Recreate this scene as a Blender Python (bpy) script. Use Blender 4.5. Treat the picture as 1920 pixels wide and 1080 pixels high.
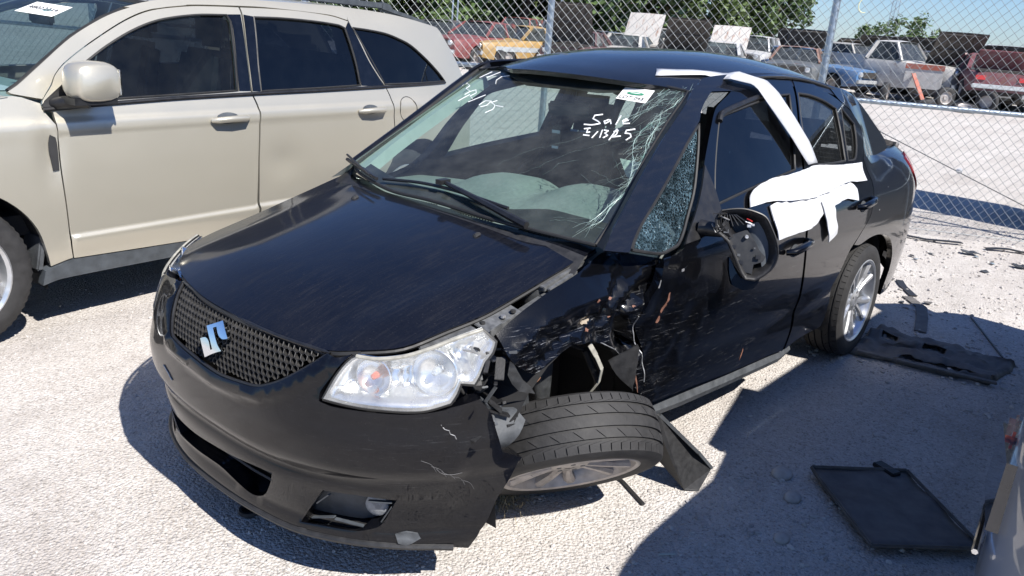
import bpy, bmesh, math, random
from mathutils import Vector, Matrix, noise
from mathutils.geometry import delaunay_2d_cdt
random.seed(7)
R = math.radians
for o in list(bpy.data.objects): bpy.data.objects.remove(o)
SC = bpy.context.scene
COL = SC.collection
# ------------------------------------------------------------------ camera
cam = bpy.data.cameras.new('camera'); camo = bpy.data.objects.new('camera', cam); COL.objects.link(camo)
cam.sensor_width = 36; cam.lens = 28.14; cam.clip_start = .05; cam.clip_end = 3000
CR_, CU_, CF_ = (-.661611,.746113,.074747), (-.190999,-.264079,.945400), (-.725114,-.611210,-.317225)
camo.matrix_world = Matrix(((CR_[0],CU_[0],-CF_[0],1.94532),(CR_[1],CU_[1],-CF_[1],2.06885),(CR_[2],CU_[2],-CF_[2],1.63085),(0,0,0,1)))
SC.camera = camo
# ------------------------------------------------------------------ sky, sun, exposure
SUN = Vector((.10,.85,1)).normalized()
world = bpy.data.worlds.new('World'); SC.world = world; world.use_nodes = True
wn = world.node_tree.nodes; wl = world.node_tree.links
sky = wn.new('ShaderNodeTexSky'); sky.sky_type = 'NISHITA'; sky.sun_disc = False
sky.sun_elevation = math.asin(SUN.z); sky.sun_rotation = math.atan2(SUN.x, SUN.y)
sky.air_density = 1.0; sky.dust_density = .2; sky.ozone_density = 2.5
tint = wn.new('ShaderNodeMix'); tint.data_type = 'RGBA'; tint.blend_type = 'MULTIPLY'; tint.inputs[0].default_value = 1.; tint.inputs[7].default_value = (.66,.83,1.16,1)
wl.new(sky.outputs[0], tint.inputs[6]); wl.new(tint.outputs[2], wn['Background'].inputs[0]); wn['Background'].inputs[1].default_value = .066
sl = bpy.data.lights.new('sun', 'SUN'); sl.energy = 4.6; sl.angle = R(.55); sl.color = (1,.955,.89)
so = bpy.data.objects.new('sun', sl); COL.objects.link(so); so.rotation_euler = (-SUN).to_track_quat('-Z','Y').to_euler(); so.location = (0,0,30)
SC.view_settings.view_transform = 'Standard'; SC.view_settings.look = 'None'; SC.view_settings.gamma = 1; SC.view_settings.use_curve_mapping = False
SC.view_settings.exposure = .92
SC.render.engine = 'CYCLES'
SC.cycles.max_bounces = 10; SC.cycles.transparent_max_bounces = 16
# ------------------------------------------------------------------ helpers
def tag(o, label=None, cat=None, group=None, kind=None):
    if label: o['label'] = label
    if cat: o['category'] = cat
    if group: o['group'] = group
    if kind: o['kind'] = kind
    return o
def empty(name, label=None, cat=None, loc=(0,0,0), rz=0, group=None, parent=None):
    o = bpy.data.objects.new(name, None); COL.objects.link(o); o.location = loc; o.rotation_euler = (0,0,rz); o.empty_display_size = .1
    if parent: o.parent = parent
    return tag(o, label, cat, group)
def link(name, me, mat=None, parent=None):
    o = bpy.data.objects.new(name, me); COL.objects.link(o)
    if mat is not None and not me.materials: me.materials.append(mat)
    if parent: o.parent = parent
    return o
def mesh(name, vs, fs, mat=None, parent=None, smooth=False):
    me = bpy.data.meshes.new(name); me.from_pydata([tuple(v) for v in vs], [], fs); me.update()
    if smooth: me.polygons.foreach_set('use_smooth', [True]*len(me.polygons))
    return link(name, me, mat, parent)
class MB:
    """collects simple solids into one mesh"""
    def __init__(s): s.v = []; s.f = []
    def add(s, vs, fs):
        n = len(s.v); s.v += [Vector(v) for v in vs]; s.f += [tuple(i+n for i in f) for f in fs]; return s
    def box(s, c, d, rot=None, taper=1.):
        c = Vector(c); hx, hy, hz = d[0]/2, d[1]/2, d[2]/2; vs = []
        for z, k in ((-hz,1.),(hz,taper)):
            for x, y in ((-hx,-hy),(hx,-hy),(hx,hy),(-hx,hy)):
                p = Vector((x*k,y*k,z)); p = rot @ p if rot else p; vs.append(c+p)
        return s.add(vs, [(3,2,1,0),(4,5,6,7),(0,1,5,4),(1,2,6,5),(2,3,7,6),(3,0,4,7)])
    def bar(s, a, b, w, h=None, up=(0,0,1)):
        a = Vector(a); b = Vector(b); h = h or w; d = (b-a); L = d.length
        if L < 1e-6: return s
        d /= L; u = Vector(up); x = d.cross(u)
        if x.length < 1e-4: x = d.cross(Vector((1,0,0)))
        x.normalize(); y = x.cross(d)
        vs = [p+x*i*w/2+y*j*h/2 for p in (a,b) for i, j in ((-1,-1),(1,-1),(1,1),(-1,1))]
        return s.add(vs, [(0,1,2,3),(7,6,5,4),(0,4,5,1),(1,5,6,2),(2,6,7,3),(3,7,4,0)])
    def tube(s, pts, r, n=6, cap=True):
        pts = [Vector(p) for p in pts]; m = len(pts); base = len(s.v); rr = r if isinstance(r, (list,tuple)) else [r]*m
        x = None
        for i, p in enumerate(pts):
            d = (pts[min(i+1,m-1)]-pts[max(i-1,0)])
            if d.length < 1e-9: d = Vector((0,0,1))
            d.normalize()
            if x is None:
                x = d.cross(Vector((0,0,1)))
                if x.length < 1e-3: x = d.cross(Vector((1,0,0)))
            x = (x-d*x.dot(d)).normalized(); y = d.cross(x)
            for k in range(n):
                a = 2*math.pi*k/n; s.v.append(p+(x*math.cos(a)+y*math.sin(a))*rr[i])
        for i in range(m-1):
            for k in range(n):
                a = base+i*n+k; b = base+i*n+(k+1)%n; s.f.append((a,b,b+n,a+n))
        if cap: s.f.append(tuple(base+k for k in range(n))[::-1]); s.f.append(tuple(base+(m-1)*n+k for k in range(n)))
        return s
    def lathe(s, prof, n=24, c=(0,0,0), closed=False):
        """profile (r, y) turned about the y axis"""
        base = len(s.v); c = Vector(c); m = len(prof)
        for k in range(n):
            a = 2*math.pi*k/n; ca, sa = math.cos(a), math.sin(a)
            for r, y in prof: s.v.append(c+Vector((r*ca,y,r*sa)))
        for k in range(n):
            for i in range(m-1 if not closed else m):
                j = (i+1)%m; a = base+k*m; b = base+((k+1)%n)*m; s.f.append((a+i,a+j,b+j,b+i))
        return s
    def prism(s, poly, h, M=None):
        """poly in local xy, extruded along local z by h, placed by matrix M"""
        n = len(poly); vs = [Vector((x,y,z)) for z in (0,h) for x, y in poly]
        if M: vs = [M @ v for v in vs]
        return s.add(vs, [tuple(range(n))[::-1], tuple(range(n,2*n))]+[(i,(i+1)%n,n+(i+1)%n,n+i) for i in range(n)])
    def build(s, name, mat, parent=None, smooth=False, bevel=0):
        o = mesh(name, s.v, s.f, mat, parent, smooth)
        bm = bmesh.new(); bm.from_mesh(o.data); bmesh.ops.recalc_face_normals(bm, faces=bm.faces)
        if bevel: bmesh.ops.bevel(bm, geom=list(bm.edges), offset=bevel, segments=2, affect='EDGES', clamp_overlap=True)
        bm.to_mesh(o.data); bm.free()
        if smooth:
            o.data.polygons.foreach_set('use_smooth', [True]*len(o.data.polygons)); o.data.set_sharp_from_angle(angle=R(40))
        return o
def frame(o, x, z):
    """matrix with local x and z axes"""
    x = Vector(x).normalized(); z = Vector(z); z = (z-x*z.dot(x)).normalized(); y = z.cross(x)
    return Matrix(((x.x,y.x,z.x,o[0]),(x.y,y.y,z.y,o[1]),(x.z,y.z,z.z,o[2]),(0,0,0,1)))
def smooth_poly(pts, step, closed=True, ang=38):
    """resample an outline: corners kept, soft bends rounded (Catmull-Rom)"""
    pts = [Vector((p[0],p[1])) for p in pts]; n = len(pts); out = []
    def corner(i):
        if not closed and i in (0, n-1): return True
        a = pts[i]-pts[i-1]; b = pts[(i+1)%n]-pts[i]
        return a.length < 1e-6 or b.length < 1e-6 or a.angle(b) > R(ang)
    cs = [corner(i) for i in range(n)]
    for i in range(n if closed else n-1):
        p0, p1, p2, p3 = pts[i-1], pts[i], pts[(i+1)%n], pts[(i+2)%n]
        L = (p2-p1).length; k = max(1, int(math.ceil(L/step)))
        t1 = (p2-p0)*.5 if not cs[i] else (p2-p1); t2 = (p3-p1)*.5 if not cs[(i+1)%n] else (p2-p1)
        for t in (t1, t2):
            if t.length > L: t *= L/t.length
        for j in range(k):
            u = j/k; out.append((2*u**3-3*u*u+1)*p1+(u**3-2*u*u+u)*t1+(-2*u**3+3*u*u)*p2+(u**3-u*u)*t2)
    if not closed: out.append(pts[-1])
    return out
def inside(p, poly):
    x, y = p; c = False; n = len(poly); j = n-1
    for i in range(n):
        xi, yi = poly[i]; xj, yj = poly[j]
        if (yi > y) != (yj > y) and x < (xj-xi)*(y-yi)/(yj-yi)+xi: c = not c
        j = i
    return c
def seg_d(p, poly):
    m = 9.
    for i in range(len(poly)):
        a = poly[i-1]; b = poly[i]; ab = b-a; L = ab.length_squared
        t = 0 if L < 1e-12 else max(0, min(1, (p-a).dot(ab)/L)); m = min(m, (p-a-ab*t).length)
    return m
def panel(name, outline, lift, mat, parent=None, holes=(), step=.035, flange=.014, out=(0,1,0), off=0., esp=None, us=1., thick=0):
    """sheet-metal panel: an outline in the parameters of a surface, filled, lifted onto it, edges folded inwards.
    us scales the u parameter so that triangles come out even"""
    es = esp or step
    sc = lambda L: [Vector((p[0]*us,p[1])) for p in L]
    ol = smooth_poly(sc(outline), es); hs = [smooth_poly(sc(h), es*.8) for h in holes]
    vs = list(ol); ed = [(i,(i+1)%len(ol)) for i in range(len(ol))]
    for h in hs:
        b = len(vs); vs += h; ed += [(b+i,b+(i+1)%len(h)) for i in range(len(h))]
    x0 = min(p.x for p in ol); x1 = max(p.x for p in ol); y0 = min(p.y for p in ol); y1 = max(p.y for p in ol)
    ny = int((y1-y0)/step)+1; nx = int((x1-x0)/step)+1
    for j in range(1, ny+1):
        for i in range(nx+1):
            p = Vector((x0+(i+.5*(j%2))*step, y0+j*step*.9))
            if inside(p, ol) and not any(inside(p, h) for h in hs) and seg_d(p, ol) > step*.45 and all(seg_d(p, h) > step*.45 for h in hs): vs.append(p)
    rv, re, rf, *_ = delaunay_2d_cdt(vs, ed, [], 0, 1e-5)
    fs = []
    for f in rf:
        c = (rv[f[0]]+rv[f[1]]+rv[f[2]])/3
        if inside(c, ol) and not any(inside(c, h) for h in hs): fs.append(tuple(f))
    e = 1e-3; P = []; N = []; out = Vector(out) if not callable(out) else out
    for p in rv:
        u, v = p.x/us, p.y
        a = Vector(lift(u, v)); n = (Vector(lift(u+e, v))-Vector(lift(u-e, v))).cross(Vector(lift(u, v+e))-Vector(lift(u, v-e)))
        n = n.normalized() if n.length > 1e-12 else Vector((0,0,1))
        w = out(a) if callable(out) else out
        if n.dot(w) < 0: n = -n
        P.append(a+n*off); N.append(n)
    F = []; cnt = {}
    for f in fs:
        a, b, c = f
        if (P[b]-P[a]).cross(P[c]-P[a]).dot(N[a]+N[b]+N[c]) < 0: f = (a,c,b)
        F.append(f)
        for i in range(3): cnt[(f[i],f[(i+1)%3])] = 1
    LN = [N[i] for f in F for i in f]; nv = len(P)
    if flange:
        bd = [k for k in cnt if (k[1],k[0]) not in cnt]; mp = {}
        def fv(i, d):
            if (i,d) not in mp: mp[(i,d)] = len(P); P.append(P[i]-N[i]*(flange if d else 0))
            return mp[(i,d)]
        for a, b in bd:
            q = (fv(b,0), fv(a,0), fv(a,1), fv(b,1)); n = (P[q[1]]-P[q[0]]).cross(P[q[3]]-P[q[0]])
            n = n.normalized() if n.length > 1e-12 else N[a]
            F.append(q); LN += [n]*4
    me = bpy.data.meshes.new(name); me.from_pydata(P, [], F); me.update()
    me.polygons.foreach_set('use_smooth', [True]*len(me.polygons))
    me.normals_split_custom_set([tuple(n) for n in LN])
    return link(name, me, mat, parent)
def lift_line(pts, lift, off=0., out=(0,1,0), step=.03, closed=False):
    o = Vector(out) if not callable(out) else out; R_ = []; e = 1e-3
    for p in smooth_poly(pts, step, closed):
        a = Vector(lift(p.x, p.y)); n = (Vector(lift(p.x+e, p.y))-Vector(lift(p.x-e, p.y))).cross(Vector(lift(p.x, p.y+e))-Vector(lift(p.x, p.y-e))).normalized()
        w = o(a) if callable(o) else o
        R_.append(a+(n if n.dot(w) > 0 else -n)*off)
    if closed: R_.append(R_[0]); 
    return R_
def copy_tree(o, parent=None):
    c = o.copy(); COL.objects.link(c); c.parent = parent
    for ch in o.children: copy_tree(ch, c)
    return c
def mirror_y(src, name=None, parent=None):
    """the same part for the other side of its thing"""
    me = src.data.copy(); n = len(me.vertices); co = [0.]*3*n; me.vertices.foreach_get('co', co)
    cn = [tuple(l.vector) for l in me.corner_normals] if me.has_custom_normals else None
    vs = [(co[3*i],-co[3*i+1],co[3*i+2]) for i in range(n)]; fs = []; ln = []; k = 0
    for p in me.polygons:
        f = list(p.vertices); fs.append(tuple(f[::-1]))
        if cn:
            L = [cn[i] for i in p.loop_indices][::-1]; ln += [(a,-b,c) for a, b, c in L]
    m2 = bpy.data.meshes.new(src.data.name); m2.from_pydata(vs, [], fs); m2.update()
    m2.polygons.foreach_set('use_smooth', [q.use_smooth for q in me.polygons])
    if cn: m2.normals_split_custom_set(ln)
    for m in me.materials: m2.materials.append(m)
    bpy.data.meshes.remove(me)
    return link(name or src.name.split('.')[0], m2, None, parent or src.parent)
# ------------------------------------------------------------------ materials
def nodes(name):
    m = bpy.data.materials.new(name); m.use_nodes = True; nt = m.node_tree; b = nt.nodes['Principled BSDF']
    return m, nt, b
def add(nt, typ, **kw):
    n = nt.nodes.new(typ)
    for k, v in kw.items():
        if k.startswith('i_'):
            key = k[2:]; key = int(key) if key.isdigit() else key.replace('_',' ')
            n.inputs[key].default_value = v
        else: setattr(n, k, v)
    return n
def coord(nt, scale=(1,1,1), rot=(0,0,0), kind='Object'):
    tc = add(nt, 'ShaderNodeTexCoord'); mp = add(nt, 'ShaderNodeMapping'); mp.inputs['Scale'].default_value = scale; mp.inputs['Rotation'].default_value = rot
    nt.links.new(tc.outputs[kind], mp.inputs[0]); return mp.outputs[0]
def ramp(nt, fac, stops):
    r = add(nt, 'ShaderNodeValToRGB'); el = r.color_ramp.elements
    while len(el) < len(stops): el.new(.5)
    for e, (p, c) in zip(el, stops): e.position = p; e.color = (c,c,c,1) if not isinstance(c, tuple) else (*c,1)
    nt.links.new(fac, r.inputs[0]); return r.outputs[0]
def mixc(nt, fac, a, b, mode='MIX'):
    n = add(nt, 'ShaderNodeMix', data_type='RGBA', blend_type=mode)
    for s, v in ((0,fac),(6,a),(7,b)):
        if hasattr(v, 'is_linked'): nt.links.new(v, n.inputs[s])
        else: n.inputs[s].default_value = v if s == 0 else (*v,1)
    return n.outputs[2]
def math_(nt, op, a, b=0.):
    n = add(nt, 'ShaderNodeMath', operation=op)
    for i, v in enumerate((a,b)):
        if hasattr(v, 'is_linked'): nt.links.new(v, n.inputs[i])
        else: n.inputs[i].default_value = v
    return n.outputs[0]
def bump(nt, b, h, dist=.002, strength=1.):
    n = add(nt, 'ShaderNodeBump', i_Strength=strength, i_Distance=dist); nt.links.new(h, n.inputs['Height']); nt.links.new(n.outputs[0], b.inputs['Normal']); return n
def tex(nt, v, scale, detail=4, rough=.55, typ='ShaderNodeTexNoise', out=0, **kw):
    n = add(nt, typ, **kw); n.inputs['Scale'].default_value = scale
    if typ == 'ShaderNodeTexNoise': n.inputs['Detail'].default_value = detail; n.inputs['Roughness'].default_value = rough
    nt.links.new(v, n.inputs['Vector']); return n.outputs[out]
def simple(name, col, rough=.5, metal=0., var=.25, scale=18., bmp=0., coat=0., spec=.5):
    """one base colour with soft mottling and a little relief"""
    m, nt, b = nodes(name); v = coord(nt); n = tex(nt, v, scale)
    f = ramp(nt, n, [(.3,0.),(.75,1.)])
    dark = tuple(c*(1-var) for c in col); lite = tuple(min(1,c*(1+var)) for c in col)
    nt.links.new(mixc(nt, f, dark, lite), b.inputs['Base Color'])
    nt.links.new(math_(nt, 'ADD', math_(nt, 'MULTIPLY', f, .15), rough-.07), b.inputs['Roughness'])
    b.inputs['Metallic'].default_value = metal; b.inputs['Coat Weight'].default_value = coat; b.inputs['Specular IOR Level'].default_value = spec
    if bmp: bump(nt, b, tex(nt, v, scale*4), bmp)
    return m
def paint(name, col, metal=.0, rough=.35, dust=.25, dustcol=(.30,.28,.25), flake=0., coat=1., peel=.00025, coat_rough=.04, scuff=0., spec=.5, streak=0., below=0.):
    """car paint: base coat, clear coat, a film of dust, fine relief; scuff adds scratched areas"""
    m, nt, b = nodes(name); v = coord(nt)
    n1 = tex(nt, v, 5., 6, .6); n2 = tex(nt, v, 120., 3, .7); n3 = tex(nt, v, 1.4, 3, .5)
    d = math_(nt, 'MULTIPLY', ramp(nt, n1, [(.32,.15),(.75,1.)]), math_(nt, 'MULTIPLY', ramp(nt, n2, [(.35,.35),(.7,1.)]), dust))
    c = mixc(nt, d, col, dustcol)
    specks = ramp(nt, tex(nt, v, 210., 1, .5), [(.70,0.),(.76,1.)])
    c = mixc(nt, math_(nt, 'MULTIPLY', specks, .35*min(1.,dust*6)), c, (.45,.43,.40))
    rgh = math_(nt, 'ADD', math_(nt, 'MULTIPLY', d, .6), rough); cw = math_(nt, 'SUBTRACT', coat, math_(nt, 'MULTIPLY', d, .9))
    if streak:
        # dried water runs and smears in the dust
        vs_ = coord(nt, (3,34,3), (0,0,R(12))); st = ramp(nt, tex(nt, vs_, 3., 5, .65), [(.50,0.),(.72,1.)]); sm_ = ramp(nt, tex(nt, v, 7., 6, .7), [(.60,0.),(.68,1.)])
        c = mixc(nt, math_(nt, 'MULTIPLY', st, streak), c, (.10,.10,.105)); c = mixc(nt, math_(nt, 'MULTIPLY', sm_, streak*.7), c, (.0018,.002,.004)); cw = math_(nt, 'SUBTRACT', cw, math_(nt, 'MULTIPLY', st, .25))
    if scuff:
        # long rubbed scratches, grouped in patches
        va = coord(nt, (2.2,2.2,52), (0,R(24),0)); sa = ramp(nt, tex(nt, va, 5., 5, .75), [(.60,0.),(.66,1.)])
        vb = coord(nt, (2.6,2.6,60), (0,R(62),0)); sb = ramp(nt, tex(nt, vb, 4., 5, .75), [(.62,0.),(.68,1.)])
        area = ramp(nt, tex(nt, v, 3.1, 4, .6), [(.36,0.),(.55,1.)])
        fine = ramp(nt, tex(nt, v, 26., 4, .7), [(.30,.15),(.55,1.)])
        if below:                                                    # the rubbed band ends at the shoulder
            sx = add(nt, 'ShaderNodeSeparateXYZ'); nt.links.new(coord(nt), sx.inputs[0]); area = math_(nt, 'MULTIPLY', area, ramp(nt, sx.outputs[2], [(below-.05,1.),(below,0.)]))
        s = math_(nt, 'MULTIPLY', math_(nt, 'MULTIPLY', math_(nt, 'MAXIMUM', sa, sb), area), math_(nt, 'MULTIPLY', fine, scuff))
        c = mixc(nt, s, c, (.42,.43,.45)); rgh = math_(nt, 'ADD', rgh, math_(nt, 'MULTIPLY', s, .4)); cw = math_(nt, 'SUBTRACT', cw, s)
    nt.links.new(c, b.inputs['Base Color']); nt.links.new(rgh, b.inputs['Roughness'])
    b.inputs['Specular IOR Level'].default_value = spec; cl = add(nt, 'ShaderNodeClamp'); nt.links.new(cw, cl.inputs[0]); nt.links.new(cl.outputs[0], b.inputs['Coat Weight'])
    b.inputs['Metallic'].default_value = metal; b.inputs['Coat Roughness'].default_value = coat_rough
    if peel:
        h = math_(nt, 'ADD', tex(nt, v, 260., 2, .5), math_(nt, 'MULTIPLY', n3, 6.)); bump(nt, b, h, peel)
    return m
def glass(name, tint=(.8,.88,.86), ior=1.5, rough=.0, dirt=.06, dirtcol=(.55,.58,.55)):
    """thin pane: what is behind it filtered by the tint, a mirror reflection by Fresnel, a trace of dust"""
    m = bpy.data.materials.new(name); m.use_nodes = True; nt = m.node_tree; nt.nodes.remove(nt.nodes['Principled BSDF']); o = nt.nodes['Material Output']
    tr = add(nt, 'ShaderNodeBsdfTransparent'); tr.inputs[0].default_value = (*tint,1)
    gl = add(nt, 'ShaderNodeBsdfGlossy'); gl.inputs['Roughness'].default_value = rough
    fr = add(nt, 'ShaderNodeFresnel'); ge = add(nt, 'ShaderNodeNewGeometry')   # a pane reflects the same from both sides
    nt.links.new(math_(nt, 'ADD', math_(nt, 'MULTIPLY', ge.outputs['Backfacing'], 1/ior-ior), ior), fr.inputs[0])
    mx = add(nt, 'ShaderNodeMixShader'); nt.links.new(fr.outputs[0], mx.inputs[0]); nt.links.new(tr.outputs[0], mx.inputs[1]); nt.links.new(gl.outputs[0], mx.inputs[2])
    df = add(nt, 'ShaderNodeBsdfDiffuse'); df.inputs[0].default_value = (*dirtcol,1); v = coord(nt)
    f = math_(nt, 'MULTIPLY', ramp(nt, tex(nt, v, 6., 6, .65), [(.35,.2),(.8,1.)]), dirt)
    m2 = add(nt, 'ShaderNodeMixShader'); nt.links.new(f, m2.inputs[0]); nt.links.new(mx.outputs[0], m2.inputs[1]); nt.links.new(df.outputs[0], m2.inputs[2])
    nt.links.new(m2.outputs[0], o.inputs[0]); return m
def crazed_glass(name):
    """tempered pane broken into small crumbs that still hold together"""
    m = bpy.data.materials.new(name); m.use_nodes = True; nt = m.node_tree; b = nt.nodes['Principled BSDF']; o = nt.nodes['Material Output']
    v = coord(nt); vo = add(nt, 'ShaderNodeTexVoronoi', feature='DISTANCE_TO_EDGE'); vo.inputs['Scale'].default_value = 95.; nt.links.new(v, vo.inputs['Vector'])
    cell = add(nt, 'ShaderNodeTexVoronoi'); cell.inputs['Scale'].default_value = 95.; nt.links.new(v, cell.inputs['Vector'])
    edge = ramp(nt, vo.outputs[0], [(.0,1.),(.11,0.)]); big = ramp(nt, tex(nt, v, 9., 4, .6), [(.38,.12),(.68,1.)])
    b.inputs['Base Color'].default_value = (.15,.25,.31,1); b.inputs['Roughness'].default_value = .12
    nm = add(nt, 'ShaderNodeNormalMap'); bp = add(nt, 'ShaderNodeBump', i_Strength=1., i_Distance=.012); nt.links.new(cell.outputs['Distance'], bp.inputs['Height']); nt.links.new(bp.outputs[0], b.inputs['Normal'])
    tr = add(nt, 'ShaderNodeBsdfTransparent'); tr.inputs[0].default_value = (.15,.20,.24,1)
    mx = add(nt, 'ShaderNodeMixShader'); f = math_(nt, 'MAXIMUM', math_(nt, 'MULTIPLY', edge, big), math_(nt, 'MULTIPLY', ramp(nt, cell.outputs['Color'], [(.72,0.),(.8,1.)]), math_(nt, 'MULTIPLY', big, .55)))
    f = math_(nt, 'MAXIMUM', f, .05)
    nt.links.new(f, mx.inputs[0]); nt.links.new(tr.outputs[0], mx.inputs[1]); nt.links.new(b.outputs[0], mx.inputs[2]); nt.links.new(mx.outputs[0], o.inputs[0]); nt.nodes.remove(nm)
    return m
M = {}
M['black'] = paint('black_paint', (.0020,.0026,.0055), rough=.42, dust=.022, spec=.14, streak=.08, coat=.75, coat_rough=.07, peel=.0004)
M['black_door'] = paint('black_paint_door', (.0012,.0014,.0022), rough=.3, dust=.003, spec=.08, coat=.8, coat_rough=.02, scuff=.16, below=.80)
M['black_scuffed'] = paint('black_paint_scuffed', (.0012,.0014,.0022), rough=.3, dust=.004, spec=.08, coat=.7, coat_rough=.045, scuff=.55, below=.84)
M['black_bumper'] = paint('black_bumper_paint', (.0017,.0020,.0036), rough=.40, dust=.012, spec=.08, coat=.68, coat_rough=.03, scuff=.05)
M['black_roof'] = paint('black_roof_paint', (.003,.0038,.0065), rough=.45, dust=.035, spec=.2, coat=.9, coat_rough=.08, dustcol=(.28,.29,.31))
M['glossblack'] = simple('gloss_black_trim', (.004,.005,.008), .18, var=.3, scale=20)
M['satin'] = simple('satin_black_trim', (.012,.012,.013), .42, var=.3, scale=30)
M['plastic'] = simple('black_plastic', (.018,.018,.019), .55, var=.35, scale=40, bmp=.0006)
M['greyplastic'] = simple('grey_weathered_plastic', (.055,.06,.066), .6, var=.3, scale=25, bmp=.0008)
M['rubber'] = simple('tyre_rubber', (.022,.0215,.022), .72, var=.35, scale=26, bmp=.0008)
M['trimrubber'] = simple('window_rubber', (.014,.014,.014), .6)
M['alloy'] = simple('wheel_alloy', (.62,.63,.64), .34, metal=.85, var=.1, scale=20)
M['alloydirty'] = simple('wheel_alloy_dirty', (.40,.37,.35), .5, metal=.45, var=.25, scale=24)
M['steel'] = simple('galvanised_steel', (.36,.42,.47), .42, metal=.75, var=.2, scale=30)
M['wire'] = simple('galvanised_wire', (.26,.28,.29), .5, metal=.5, var=.2, scale=40)
M['chrome'] = simple('chrome', (.82,.84,.86), .12, metal=1., var=.05, scale=20)
M['bare'] = simple('scraped_metal', (.42,.42,.42), .45, metal=.7, var=.3, scale=60)
M['darkmetal'] = simple('dark_metal', (.09,.095,.10), .45, metal=.6, var=.4, scale=30, bmp=.001)
M['primer'] = simple('orange_primer', (.15,.068,.045), .75, var=.35, scale=70)
M['rust'] = simple('rusty_steel', (.16,.075,.04), .8, var=.5, scale=22, bmp=.002)
M['whiteplastic'] = simple('white_plastic_sheet', (.50,.51,.53), .5, var=.10, scale=14, bmp=.002)
M['white'] = simple('white_paint_pen', (.85,.86,.86), .6, var=.05)
M['paper'] = simple('white_paper', (.80,.80,.78), .7, var=.04)
M['green'] = simple('green_print', (.03,.22,.12), .7, var=.1)
M['ink'] = simple('dark_print', (.05,.05,.05), .7, var=.1)
M['dash'] = simple('grey_dashboard', (.20,.22,.21), .68, var=.12, scale=60, bmp=.0008)
M['trimlight'] = simple('pale_pillar_trim', (.42,.45,.42), .7, var=.06, scale=30)
M['seat'] = simple('charcoal_seat_fabric', (.022,.022,.024), .9, var=.3, scale=80, bmp=.001)
M['interior'] = simple('dark_interior', (.018,.018,.019), .8, var=.3)
M['glass'] = glass('windshield_glass', (.66,.79,.75), 1.5, .0, .085)
M['sideglass'] = glass('side_glass', (.30,.34,.36), 1.52, .0, .02)
M['tinted'] = glass('tinted_glass', (.035,.045,.06), 1.6, .0, .012, (.25,.3,.36))
M['suvglass'] = glass('side_window_glass', (.34,.42,.44), 1.45, .0, .02)
M['crazed'] = crazed_glass('crazed_glass')
M['fainter'] = simple('fine_glass_crack', (.16,.22,.21), .3, var=.1)
M['scuff'] = simple('scuffed_clearcoat', (.10,.10,.105), .6, var=.4, scale=60)
M['crack'] = simple('glass_crack', (.30,.40,.385), .3, var=.1)
M['lens'] = glass('headlight_lens', (.95,.95,.94), 1.45, .06, .42, (.86,.86,.84))
M['lensrim'] = simple('hazed_lens_edge', (.30,.29,.25), .35, var=.3, scale=40)
M['reflector'] = simple('headlight_reflector', (.86,.87,.87), .28, metal=1., var=.05, scale=9)
M['bulbglass'] = simple('bulb_glass', (.55,.62,.70), .1, metal=.4)
M['amber'] = simple('amber_bulb', (.55,.09,.035), .25, var=.1, coat=1.)
M['redlens'] = simple('red_tail_lens', (.45,.015,.02), .15, var=.1, coat=1.)
M['champagne'] = paint('champagne_paint', (.49,.462,.385), metal=.52, rough=.32, dust=.16, dustcol=(.52,.48,.40), coat=.7, coat_rough=.08)
M['cladding'] = simple('grey_sill_cladding', (.055,.063,.072), .5, var=.25, scale=22, bmp=.0006)
M['silver'] = paint('blue_silver_paint', (.33,.38,.46), metal=.6, rough=.32, dust=.12, coat=.8)
M['suvwind'] = glass('crossover_windshield', (.50,.62,.64), 1.5, .0, .05, (.35,.45,.5))
M['dashlight'] = simple('pale_dashboard', (.30,.36,.33), .7, var=.08)
M['darklens'] = simple('smoked_headlight', (.03,.03,.032), .12, var=.3, coat=1.)
M['dustyplastic'] = simple('dusty_black_plastic', (.12,.112,.106), .75, var=.35, scale=14, bmp=.001)
M['bluegrey'] = simple('blue_grey_plastic', (.22,.27,.31), .5, var=.2)
M['straw'] = simple('dry_straw', (.36,.29,.17), .85, var=.4, scale=40)
def rusty_white(name):
    m, nt, b = nodes(name); v = coord(nt); v2 = coord(nt, (1,5,1)); f = ramp(nt, tex(nt, v2, 2.2, 6, .7), [(.55,0.),(.66,1.)])
    c = mixc(nt, f, (.46,.44,.41), (.20,.09,.05)); c = mixc(nt, ramp(nt, tex(nt, v, 9., 5), [(.5,0.),(.8,.5)]), c, (.40,.36,.32)); nt.links.new(c, b.inputs['Base Color']); b.inputs['Roughness'].default_value = .6; return m
M['rustywhite'] = rusty_white('rusty_white_paint')
M['satin2'] = simple('moulded_grey_black', (.013,.014,.016), .5, var=.3, scale=40)
def faded(name, col):
    # chalked paint of a yard wreck: dust, rust blooms, bare patches
    m, nt, b = nodes(name); v = coord(nt); r_ = ramp(nt, tex(nt, v, 2.3, 7, .68), [(.58,0.),(.68,1.)]); d = ramp(nt, tex(nt, v, 6., 5, .6), [(.35,.05),(.75,.5)])
    c = mixc(nt, d, col, (.22,.205,.185)); c = mixc(nt, math_(nt, 'MULTIPLY', r_, .8), c, (.13,.07,.045)); nt.links.new(c, b.inputs['Base Color']); b.inputs['Roughness'].default_value = .5; b.inputs['Coat Weight'].default_value = .15; bump(nt, b, tex(nt, v, 14.), .004); return m
M['grillegrey'] = simple('grille_plastic', (.026,.025,.024), .5, var=.4, scale=60)
M['void'] = simple('shade_black', (.002,.002,.002), .9, var=.1, spec=.1)  # near-black colour stands in for the shade inside grille and intake
M['chiplight'] = simple('bare_filler', (.30,.25,.19), .7, var=.35, scale=60)
M['bracket'] = simple('dusty_bracket_steel', (.14,.145,.15), .5, metal=.4, var=.4, scale=40)
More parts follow.
